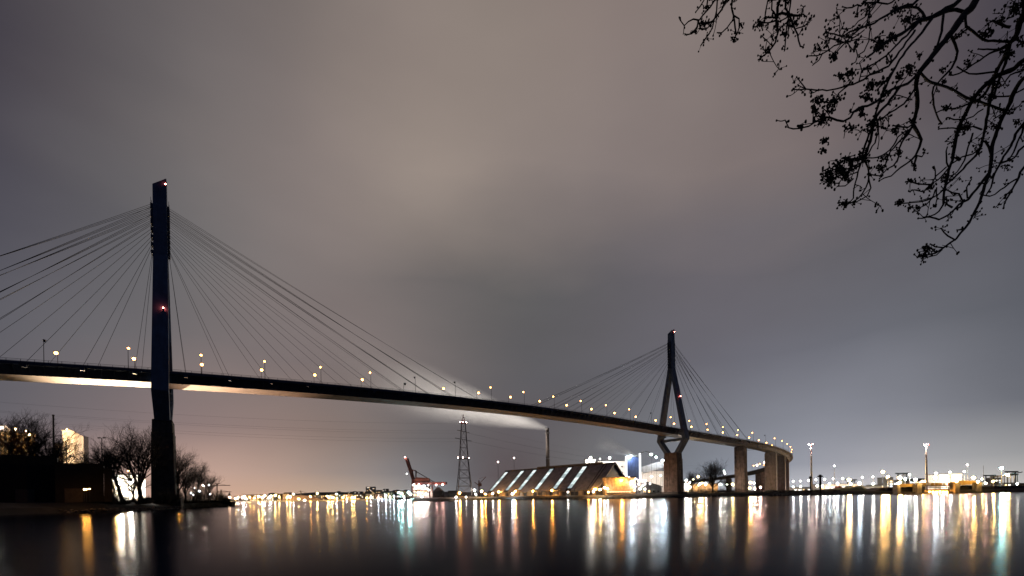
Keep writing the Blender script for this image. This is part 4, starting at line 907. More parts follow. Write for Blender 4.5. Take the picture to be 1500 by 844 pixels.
# ------------------------------------------------------------------ bare winter trees
def bare_tree(x, y, z, h, w, label, cat='tree', seed=1, levels=5, grp=None, lean=0, r0=None, trunk=.22, spread=1.0, m=None, sides=4, first=7):
    r = random.Random(seed); t = thing('bare_tree', label, cat, (x, y, z), grp)
    tr = MB(); tw = MB(); r0 = r0 or h * .022; limbs = []
    def grow(mb, p, d, ln, rad, lev):
        n = 3 if lev < 3 else 2; pts = [p]; rs = [rad]; q = p; dd = d
        for i in range(n):
            dd = (dd + Vector((r.uniform(-1, 1), r.uniform(-1, 1), r.uniform(-.4, .9))) * .16).normalized()
            q = q + dd * ln / n; pts.append(q); rs.append(max(.007 * h / 12, rad * (1 - .45 * (i + 1) / n)))
        if mb is None:
            mb = MB(); limbs.append(mb)
        mb.tube(pts, rs, 6 if lev == 1 else (4 if lev == 2 else 3), lev < 3)
        if lev >= levels: return
        k = (0, 5, 4, 3, 3, 3)[lev] if lev < 6 else 3
        for j in range(k):
            f = .25 + .75 * (j + r.random() * .8) / k; idx = min(n - 1, int(f * n)); b = pts[idx].lerp(pts[idx + 1], f * n - idx) if idx < n else pts[-1]
            a = ortho(dd); ang = r.uniform(0, 6.28); side = a[0] * math.cos(ang) + a[1] * math.sin(ang)
            nd = (dd * .75 + side * r.uniform(.45, .8) * spread + Vector((0, 0, .18))).normalized()
            grow(tw if lev >= 2 else mb, b, nd, ln * r.uniform(.55, .78), rad * .52, lev + 1)
    base = Vector((x, y, z - .3)); top = base + Vector((lean * h * .1, 0, h * trunk + .3))
    tr.tube([base, base.lerp(top, .5) + Vector((r.uniform(-.1, .1), 0, 0)), top], [r0 * 1.35, r0 * 1.1, r0], 8)
    for j in range(first):
        a = 2 * math.pi * (j + r.random() * .6) / first; el = r.uniform(.35, 1.35) if j else 1.45
        d = Vector((math.cos(a) * math.cos(el) * w / h * 1.6 + lean * .3, math.sin(a) * math.cos(el) * w / h * 1.6, math.sin(el))).normalized()
        L0 = h * (1 - trunk) * .50 * (1 if el > .8 else .92)
        grow(None, base.lerp(top, r.uniform(.72, 1)), d, L0, r0 * .6, 1)
    mm = m or TWIG
    tr.build('trunk', BARK, t, smooth=True)
    for l in limbs: l.build('limb', BARK, t)
    tw.build('twig', mm, t, kind='stuff'); return t
def bush(name, label, x, y, z, h, w, n, seed, m=None, cat='bush', grp=None):
    r = random.Random(seed); t = thing(name, label, cat, (x, y, z), grp); mb = MB()
    for i in range(n):
        a = r.uniform(0, 6.28); q = r.uniform(0, 1) ** .5; b = Vector((x + math.cos(a) * q * w * .3, y + math.sin(a) * q * w * .3, z - .2))
        e = b + Vector((math.cos(a) * q * w * .35 + r.uniform(-.3, .3), math.sin(a) * q * w * .3, h * r.uniform(.45, 1) * (1 - .4 * q)))
        mid = b.lerp(e, .5) + Vector((r.uniform(-.2, .2), 0, r.uniform(0, .2)))
        mb.tube([b, mid, e], [.05, .035, .012], 3, False)
        for k in range(4):
            p = b.lerp(e, r.uniform(.35, 1)); mb.tube([p, p + Vector((r.uniform(-.6, .6), r.uniform(-.6, .6), r.uniform(.1, .8))) * h * .16], [.02, .008], 3, False)
    mb.build('twig', m or TWIG, t, kind='stuff')
    if 0: pass
    return t
# lit buildings behind the left bank
SILO = mat('cream_silo_cladding', (.58, .50, .45), .6, 0, .1, .3, streak=.15)
a = G(93, 262, 0); b = G(124, 262, 0); zt = P(93, 631, 262).z
t = thing('white_silo_hall', 'tall cream floodlit silo hall with a chamfered roof at far left', 'building', (a.x, 262, 3))
n = 7; wd = b.x - a.x
zz = lambda f: zt if f < .45 else zt - (f - .45) / .55 * 3.6
for i in range(n):
    f0, f1 = i / n, (i + 1) / n; x0, x1 = a.x + wd * f0 + .03, a.x + wd * f1 - .03
    MB().hexa([(x0, 262, 3), (x1, 262, 3), (x1, 262.3, 3), (x0, 262.3, 3), (x0, 262, zz(f0)), (x1, 262, zz(f1)), (x1, 262.3, zz(f1)), (x0, 262.3, zz(f0))]).build('wall_panel', SILO, t)
MB().hexa([(a.x, 262.3, 3), (b.x, 262.3, 3), (b.x, 265, 3), (a.x, 265, 3), (a.x, 262.3, zz(0) + .1), (b.x, 262.3, zz(1) + .1), (b.x, 265, zz(1) + .1), (a.x, 265, zz(0) + .1)]).build('hall_body', SILO, t)
MB().beam((a.x - .3, 261.9, zt + .15), (a.x + wd * .45, 261.9, zt + .15), .5, .35).build('roof_edge', GREYW, t)
q = P(98, 629, 261); lamp('roof_lamp', 'small warm lamp on the roof edge of the cream silo hall', 'roof lamp', q.x, q.y, q.z - .8, q.z, .22, BOF, None, .05)
flood(a.x + 14, 232, 3, a.x + 7, 262, 26, 90000, (1, .78, .64), 100, 'floodlight on the ground lighting the cream silo hall')
t, O, ux, uy, w = house('lit_factory', 'long brown lit factory front behind the big bare tree at far left', 'building', -40, 52, 255, 22, P(0, 633, 255).z, OCHRE, panel=5)
for i in range(12): MB().frame(O, ux, uy, -w / 2 + .6 + i * w / 12, -w / 2 + 1.3 + i * w / 12, -.6, -.14, 3, P(0, 636, 255).z).build('pilaster', ROOFTRIM, t)
openings(t, O, ux, uy, [-10, -6.5, 2, 5.5, 9], [25, 33], 1.5, 1.3, LITO)
MB().hexa([O + ux * -w * .35 + Z3 * 43.5 + uy, O + ux * w * .15 + Z3 * 43.5 + uy, O + ux * w * .15 + Z3 * 43.5 + uy * 14, O + ux * -w * .35 + Z3 * 43.5 + uy * 14, O + ux * -w * .3 + Z3 * 47 + uy, O + ux * w * .05 + Z3 * 47 + uy, O + ux * w * .05 + Z3 * 47 + uy * 14, O + ux * -w * .3 + Z3 * 47 + uy * 14]).build('roof_monitor', SILO, t)
flood(O.x - 12, 232, 3, O.x + 2, 255, 30, 520000, (1, .72, .42), 110, 'floodlight on the ground lighting the brown factory front')
flood(O.x + 15, 232, 3, O.x + 17, 255, 30, 380000, (1, .72, .42), 110, 'floodlight on the ground lighting the right part of the factory front')
q = P(2, 626.5, 250); lamp('roof_lamp', 'square white lamp on the factory roof at the left picture edge', 'roof lamp', q.x, q.y, q.z - 1.5, q.z, .7, BWF, None, .1)
for i, (px, py) in enumerate(((38.5, 631), (43, 637), (23, 628))): q = P(px, py, 250); lamp('roof_lamp', 'warm lamp glinting through the crown of the big bare tree, ' + ('middle', 'right', 'left')[i] + ' one', 'roof lamp', q.x, q.y, q.z - 3, q.z, .32, BY, 'lamps glinting through the big bare tree', .06)
t, O, ux, uy, w = house('tall_dark_frame', 'yellow lit scaffold tower right of the big bare tree', 'scaffold', 80, 92, 250, 8, P(85, 650, 250).z, OCHRE, panel=2)
q = P(78, 609, 235); t = thing('dark_stack', 'thin dark stack rising beside the big bare tree', 'stack', (q.x, q.y, 3)); MB().tube([(q.x, q.y, 3), (q.x, q.y, q.z)], [.42, .36], 8).build('shaft', BLACKW, t); MB().tube([(q.x, q.y, q.z - .1), (q.x, q.y, q.z + .5)], [.5, .5], 8).build('cap', BLACKW, t)
q = P(97, 648, 170); t = thing('utility_pole', 'dark utility pole with a crossarm in front of the cream silo hall', 'pole', (q.x, q.y, 3)); MB().tube([(q.x, q.y, 3), (q.x, q.y, q.z)], [.22, .16], 6).build('post', BLACKW, t); MB().beam((q.x - .4, q.y, q.z - .4), (q.x + 3.4, q.y, q.z - .4), .14).build('crossarm', BLACKW, t)
# two dark sheds on the bank in front of them
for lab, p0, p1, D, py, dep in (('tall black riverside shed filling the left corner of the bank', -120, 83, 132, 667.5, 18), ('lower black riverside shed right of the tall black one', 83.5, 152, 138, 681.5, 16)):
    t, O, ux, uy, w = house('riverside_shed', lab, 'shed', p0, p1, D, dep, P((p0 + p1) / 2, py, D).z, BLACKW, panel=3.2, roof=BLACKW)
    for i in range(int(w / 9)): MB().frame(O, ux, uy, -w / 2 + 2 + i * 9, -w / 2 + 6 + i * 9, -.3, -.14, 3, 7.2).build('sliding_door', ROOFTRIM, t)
t, O, ux, uy, w = house('tiny_kiosk', 'small dark hut beside the double-headed lamp post', 'hut', 153, 165, 140, 6, P(160, 688, 140).z, BLACKW, roof=BLACKW)
for i, px in enumerate((123, 126.5, 131)): q = P(px, 717 - (i == 2), 131); lamp('doorway_lamp', ('left', 'middle', 'right')[i] + ' of three tiny warm lights low on the black shed', 'lamp', q.x, q.y, 3, q.z, .12, BOF, 'tiny warm lights on the black shed', .04)
# double-headed lamp post, unlit
q = P(149, 642, 150); t = thing('double_lamp_post', 'unlit double-headed lamp post against the sky left of the pylon', 'lamp post', (q.x, q.y, 3))
MB().tube([(q.x, q.y, 3), (q.x, q.y, q.z)], [.16, .1], 8).build('post', BLACKW, t)
for e in (-1, 1):
    MB().beam((q.x, q.y, q.z), (q.x + e * .75, q.y, q.z + .12), .1).build('arm', BLACKW, t); MB().box((q.x + e * .85, q.y, q.z + .12), (.75, .4, .3)).build('lamp_head', BLACKW, t)
# bright yard behind the trees left of the pylon: pale wall and floodlights
t, O, ux, uy, w = house('white_yard_wall', 'glaring white lit yard building seen through trees left of the pylon', 'building', 166, 213, 205, 6, 15.2, WHITEW, panel=2.5)
t, O, ux, uy, w = house('yellow_gable', 'small yellow lit gable above the dark hut left of the pylon', 'building', 153, 163, 215, 6, P(158, 668, 215).z, OCHRE, panel=2)
for px, py, r, bm, lab in ((193, 706, .8, BW, 'blinding white floodlight lamp under the trees left of the pylon'), (177, 708, .62, BW, 'bright lamp under the trees, left of the blinding one'), (171, 715, .42, BY, 'lower white lamp at the left end of the glaring yard'), (206, 712, .4, BW, 'white lamp at the right end of the glaring yard'), (188, 690, .2, BOF, 'small orange lamp high among the trees left of the pylon'), (224, 717, .12, BW, 'tiny white lamp hard by the left pylon foot')):
    q = P(px, py, 196); lamp('yard_lamp', lab, 'lamp post', q.x, q.y, 3, q.z, r, bm, None, .1)
a = BR(-18, -52); flood(a.x, a.y, 3, *BR(-9, 0, -4), FLOODP, (1, .74, .46), 58, 'strong floodlight behind the yard aimed up at the bridge soffit by the left pylon')
a = BR(24, -50); flood(a.x, a.y, 3, *BR(30, 0, -4), FLOODP * .22, (1, .60, .36), 54, 'floodlight behind the left pylon aimed up at the soffit right of it')
# trees of the left bank
def tree_at(px, D, top_py, wpx, label, seed, **k):
    g = G(px, D, 3); h = P(px, top_py, D).z - 3; return bare_tree(g.x, g.y, 3, h, wpx / F * D / 2, label, seed=seed, **k)
tree_at(44, 152, 603, 96, 'big round bare tree towering over the black shed at far left', 11, levels=6, first=9, trunk=.3)
tree_at(80, 160, 630, 26, 'smaller bare tree between the big one and the cream silo hall', 12, levels=5)
tree_at(135, 175, 655, 40, 'slender pale bare tree behind the double-headed lamp post', 13, levels=5)
tree_at(207, 172, 624, 78, 'tall bare tree just left of the left pylon foot', 14, levels=6, first=8, lean=-.25)
tree_at(180, 165, 640, 44, 'leaning bare tree left of the tall one by the pylon', 15, levels=5, lean=-1.1, trunk=.35)
tree_at(196, 150, 684, 50, 'low twiggy tree in front of the glaring yard', 16, levels=5, spread=1.2)
tree_at(166, 152, 696, 26, 'low twiggy tree beside the dark hut', 17, levels=4)
tree_at(261, 196, 656, 44, 'bare tree just right of the left pylon foot', 18, levels=6)
tree_at(287, 214, 677, 50, 'second bare tree right of the left pylon, sloping to the river', 19, levels=6, lean=.4, spread=1.2)
tree_at(304, 232, 692, 34, 'small bare tree halfway along the dark point', 20, levels=5, lean=.4)
tree_at(272, 190, 684, 40, 'dense low bare tree at the foot of the left pylon, river side', 21, levels=5, spread=1.3)
for i, (px, D, py, wx) in enumerate(((316, 245, 712, 20), (326, 255, 719, 16), (296, 226, 704, 26), (281, 205, 705, 30), (250, 178, 708, 26), (240, 168, 712, 22), (210, 158, 722, 26), (180, 150, 722, 26), (160, 146, 706, 20), (332, 262, 727, 10))):
    g = G(px, D, 3); bush('bank_shrub', f'dark leafless shrub on the left bank, {ordinal(10 - sorted([316, 326, 296, 281, 250, 240, 210, 180, 160, 332]).index(px))} from its right tip', g.x, g.y, 2.4, P(px, py, D).z - 2.2, wx / F * D, 260, 50 + i, grp='shrubs on the left bank')
# little lights behind the point
for i, (px, py, bm, r) in enumerate(((262, 701, BOF, .3), (278, 711, BWF, .25), (285, 714.5, BWF, .3), (292, 720, BCF, .45), (283, 726, BW, .35), (279, 723, BCF, .35), (297, 711, BPK, .25), (300, 713, BWF, .25), (306, 710.5, BWF, .3), (308, 724, BWF, .3), (258, 704, BOF, .3))):
    mast('shore_lamp', f'small {"orange" if bm is BOF else "bluish" if bm is BCF else "pink" if bm is BPK else "white"} light twinkling through the trees right of the left pylon, {ordinal(sorted([262, 278, 285, 292, 283, 279, 297, 300, 306, 308, 258]).index(px) + 1)} from its left', px, py, 330, r, bm, z0=1, grp='lights twinkling behind the dark point')
# mooring dolphin with beacon at the tip
q = P(336, 720, 268); t = thing('channel_marker', 'slim dark channel marker post standing at the tip of the left bank', 'marker post', (q.x, q.y, -1))
MB().tube([(q.x, q.y, -1), (q.x, q.y, q.z - 1.5)], [.42, .36], 8).build('post', BLACKW, t); MB().tube([(q.x, q.y, q.z - 4), (q.x, q.y, q.z - 1.2)], [.62, .5], 8).build('topmark', BLACKW, t); MB().tube([(q.x, q.y, q.z - 1.2), (q.x, q.y, q.z)], [.16, .1], 6).build('tip', BLACKW, t)
a = G(322, 268, 0); b = G(342, 268, 0); MB().hexa([(a.x, 266, -1), (b.x, 266, -1), (b.x, 270, -1), (a.x, 270, -1), (a.x, 266, 2.4), (b.x, 266, 2.4), (b.x, 270, 2.4), (a.x, 270, 2.4)]).build('jetty', BLACKW)['kind'] = 'structure'
# distant slewing cranes behind the point
for px, py, D, l, lab in ((318, 711, 900, 26, 'faint red distant crane with a level jib behind the point'), (324, 720.5, 900, 20, 'second faint distant crane, lower, behind the point')):
    q = P(px, py, D); t = thing('distant_crane', lab, 'crane', (q.x, q.y, 0)); MB().beam((q.x, q.y, 0), (q.x, q.y, q.z + 4), 1.6).build('mast', REDM, t); MB().beam((q.x - 8, q.y, q.z), (q.x + l, q.y, q.z - .5), 1.2).build('jib', REDM, t); MB().beam((q.x, q.y, q.z + 4), (q.x + l * .7, q.y, q.z), .4).build('tie', REDM, t)
# the bare trees on the right bank, under the spans
tree_at(1044, 392, 675, 62, 'wide bare tree on the quay between the right pylon and the brown pier', 31, levels=6, first=9, trunk=.2, spread=1.1)
tree_at(1014, 400, 688, 26, 'small bare tree close to the right pylon pier', 32, levels=5)
tree_at(1066, 388, 700, 20, 'low bare tree left of the broad brown pier', 33, levels=4)
for i, (px, D, py, wx) in enumerate(((1010, 366, 714, 26), (1024, 366, 711, 30), (1040, 366, 711, 30), (1056, 368, 710, 30), (1072, 370, 712, 26), (655, 424, 724, 18), (641, 424, 722, 18), (672, 424, 725, 16), (1100, 374, 717, 24), (1120, 376, 718, 24), (1160, 378, 716, 24), (1185, 378, 717, 26), (1212, 378, 715, 26), (955, 352, 720, 30), (930, 352, 722, 26))):
    g = G(px, D + 12, 3); bush('quay_shrub', f'dark shrub on the right bank edge, {ordinal(sorted([1010, 1024, 1040, 1056, 1072, 655, 641, 672, 1100, 1120, 1160, 1185, 1212, 955, 930]).index(px) + 1)} from the left', g.x, g.y, 2.4, P(px, py, D).z - 2.2, wx / F * D, 220, 80 + i, grp='shrubs on the right bank')
# ------------------------------------------------------------------ the far shore
rf = random.Random(21)
FWALL = [mat('far_pale_render', (.42, .38, .34), .8), mat('far_ochre_render', (.36, .27, .18), .8), mat('far_grey_render', (.25, .25, .26), .8), mat('far_brick', (.22, .11, .08), .85)]
WCOL = ['pale', 'ochre', 'grey', 'brick red']
def far_building(px, D, wpx, py, k, lab, lit=.5, gable=False):
    g0, g1 = G(px, D, 0), G(px + wpx, D, 0); z1 = P(px, py, D).z; z0 = 2.0; dep = 16; w = g1.x - g0.x
    t = thing('far_building', lab, 'building', (g0.x + w / 2, D + dep / 2, z0), 'buildings along the far shore')
    MB().hexa([(g0.x, D, z0), (g1.x, D, z0), (g1.x, D + dep, z0), (g0.x, D + dep, z0), (g0.x, D, z1), (g1.x, D, z1), (g1.x, D + dep, z1), (g0.x, D + dep, z1)]).build('wall', FWALL[k], t)
    if gable: MB().hexa([(g0.x - .4, D - .4, z1), (g1.x + .4, D - .4, z1), (g1.x + .4, D + dep + .4, z1), (g0.x - .4, D + dep + .4, z1), (g0.x, D + dep * .45, z1 + 3.5), (g1.x, D + dep * .45, z1 + 3.5), (g1.x, D + dep * .55, z1 + 3.5), (g0.x, D + dep * .55, z1 + 3.5)]).build('roof', ROOFTRIM, t)
    else: MB().hexa([(g0.x - .3, D - .3, z1), (g1.x + .3, D - .3, z1), (g1.x + .3, D + dep + .3, z1), (g0.x - .3, D + dep + .3, z1), (g0.x - .3, D - .3, z1 + .6), (g1.x + .3, D - .3, z1 + .6), (g1.x + .3, D + dep + .3, z1 + .6), (g0.x - .3, D + dep + .3, z1 + .6)]).build('roof', ROOFTRIM, t)
    nx = max(2, int(w / 4)); nz = max(1, int((z1 - z0) / 3.6))
    for i in range(nx):
        for j in range(nz):
            x = g0.x + (i + .5) * w / nx; z = z0 + 1.2 + j * (z1 - z0 - 1) / nz
            on = rf.random() < lit; MB().box((x, D - .08, z + .8), (1.8, .12, 1.5)).build('window', (LITO if rf.random() < .6 else LITW) if on else GLASS, t)
    return t
specs = []
px = 343
while px < 598:
    wpx = rf.uniform(6, 13); specs.append((px, rf.uniform(1000, 1090), wpx, rf.uniform(724.5, 729.5) - (px - 343) * .013, rf.randrange(4), rf.random() < .4)); px += wpx + rf.uniform(.5, 6)
for i, (px, D, wpx, py, k, g) in enumerate(specs):
    far_building(px, D, wpx, py, k, f'{WCOL[k]} {"gabled" if g else "flat-roofed"} building on the far shore, {ordinal(i + 1)} from the left', .55, g)
# buildings on the hill behind
for i in range(26):
    px = 470 + i * 5 + rf.uniform(-2, 2); D = rf.uniform(1750, 2150); y = 722.5 - 4.5 * math.exp(-((px - 560) / 55) ** 2) + rf.uniform(-1, 2)
    far_building(px, D, rf.uniform(4, 8), y, rf.randrange(4), f'hillside building above the far shore, {ordinal(i + 1)} from the left', .25, rf.random() < .4)
far_building(536, 1700, 13, 713.5, 2, 'large slab block crowning the hill of the far shore', .2)
# dark warehouse with conveyor on the left half of the far shore
g = G(412, 985, 0); t = thing('coal_hall', 'long dark curved hall with a lit front on the far shore', 'hall', (g.x, 985, 2)); g1 = G(478, 985, 0); rows = []
for y_ in (985, 1010):
    rows.append([(g.x + (g1.x - g.x) * f, y_, 1.5 + 12 * math.sin(math.pi * min(1, f * 1.1 + .06)) ** .6 if 0 < f < 1 else 1) for f in [i / 16 for i in range(17)]])
rows = [[(p[0], p[1], 0) for p in rows[0]]] + rows + [[(p[0], p[1], 0) for p in rows[1]]]
MB().sheet(rows).build('vault', mat('dark_vault_roof', (.09, .055, .05), .7), t)
g = P(440, 719, 1000); t = thing('distant_jib', 'small dark inclined jib on top of the far shore hall', 'crane', (g.x, g.y, 2)); MB().beam((g.x + 6, g.y, 2), (g.x, g.y, g.z), 1.4).build('jib', DARKM, t); MB().beam((g.x, g.y, g.z), (g.x + 22, g.y, g.z - 8), .5).build('stay', DARKM, t); MB().beam((g.x, g.y, g.z), (g.x - 14, g.y, g.z - 8), .5).build('stay', DARKM, t)
# lamps along it: matches the streaks in the water
FW = bulb_mesh('far_white', WHITE, LAMP_F); FY = bulb_mesh('far_yellow', YELLOW, LAMP_F); FO = bulb_mesh('far_orange', ORANGE, LAMP_F * .8); FC = bulb_mesh('far_cold', COLD, LAMP_F); FT = bulb_mesh('far_cyan', CYAN, LAMP_F * 1.5)
rows = [(335.5, 732, FY, .9), (345, 730.5, FY, .9), (349, 729, FW, .8), (354.5, 729, FW, .9), (357.6, 728, FW, 1.5), (361, 731, FW, .8), (366, 728.5, FO, .8), (372, 730, FO, .8), (379, 727.5, FY, 1.3), (384.3, 729, FY, 1.9), (388, 726.5, FW, .8), (394, 729, FC, .7), (397, 727, FW, .8), (403, 725.5, FY, 1.3), (409, 728, FY, .9), (420.5, 729, FY, 1.2), (425, 728, FY, 1.5), (430, 724, FW, .7), (438, 731, FY, .7), (446, 732.5, FW, .6), (454.7, 727.5, FO, 1.1), (464.7, 723, FY, 1.1), (479.5, 727, FY, 1.0), (482, 729, FY, 1.2), (486.7, 728.5, FY, 1.5), (493, 724, FW, .8), (493.5, 730, FO, .8), (502.7, 729, FO, 1.0), (508, 731, FW, .5),
        (516, 729, FY, 1.5), (519.3, 728.5, FY, 1.2), (528.5, 733, FW, .5), (537.4, 729.5, FO, 1.1), (543, 728.7, FW, .8), (554, 730, FC, 1.1), (560, 731, FC, .6), (565.2, 726, FC, 1.1), (571, 728, FC, .8), (573, 732, FW, .6), (577, 727, FC, 1.0), (579.5, 732, FW, .6), (584, 722, FT, 1.5), (588.5, 723, FT, 1.7), (586, 731, FO, .7), (592, 729, FW, 1.0), (598.5, 721.5, FT, 1.9), (601.5, 724, FT, 1.6), (600, 731, FC, 1.2), (595.5, 733, FW, .9)]
rows.sort(key=lambda q: q[0]); cn = {FW: 'white', FY: 'yellow', FO: 'orange', FC: 'bluish', FT: 'cyan'}
for i, (px, py, bm, r) in enumerate(rows):
    q = P(px, py, 955 if i % 3 else 975); lamp('far_shore_lamp', f'{"bright" if r > 1.3 else "small"} {cn[bm]} lamp on the far shore, {ordinal(i + 1)} from the left', 'lamp post', q.x, q.y, .5, q.z, r * .85, bm, 'lamps along the far shore', .25, True)
# a moored ship with red hull under the cyan lights
g = G(590, 930, 0); t = thing('moored_ship', 'low moored ship with a red hull under the cyan lights of the far shore', 'ship', (g.x, g.y, 0))
x = g.x; MB().add([(x - 14, 926, -.5), (x + 14, 926, -.5), (x + 17, 930, 5), (x - 15, 926, 4), (x + 14, 934, -.5), (x - 14, 934, -.5), (x + 17, 930, 5), (x - 15, 934, 4)], [(0, 1, 2, 3), (4, 5, 7, 6), (5, 0, 3, 7), (3, 2, 6, 7)]).build('hull', REDM, t)
MB().box((x - 8, 930, 7), (8, 5, 5)).build('deckhouse', WHITEW, t); MB().tube([(x - 8, 930, 9), (x - 8, 930, 16)], .3, 5).build('mast', DARKM, t); MB().box((x - 8, 927.4, 7.5), (6, .1, 1)).build('window', LITW, t)
# dark low treeline on the far shore
def treeline(name, pxs, D, hfun, n, seed, lab):
    r = random.Random(seed); mb = MB()
    for i in range(n):
        px = r.uniform(*pxs); g = G(px, D + r.uniform(-8, 60), 0); h = hfun(px) * r.uniform(.4, 1)
        for k in range(3): s = r.uniform(1.0, 2.4); mb.ball((g.x + r.uniform(-3, 3), g.y, 1.5 + h * r.uniform(.2, 1)), s, .8, 5, 1)
    o = mb.build(name, SHRUB); o['kind'] = 'stuff'; o['label'] = lab
treeline('far_treeline', (345, 600), 1110, lambda p: 7, 700, 5, 'dark strip of trees along the far shore')
treeline('quay_scrub', (1120, 1235), 395, lambda p: 2.6, 260, 6, 'low dark scrub on the right bank')
treeline('hill_wood', (440, 620), 1900, lambda p: 34 * math.exp(-((p - 550) / 60) ** 2) + 6, 900, 7, 'wooded hill crest beyond the far shore')
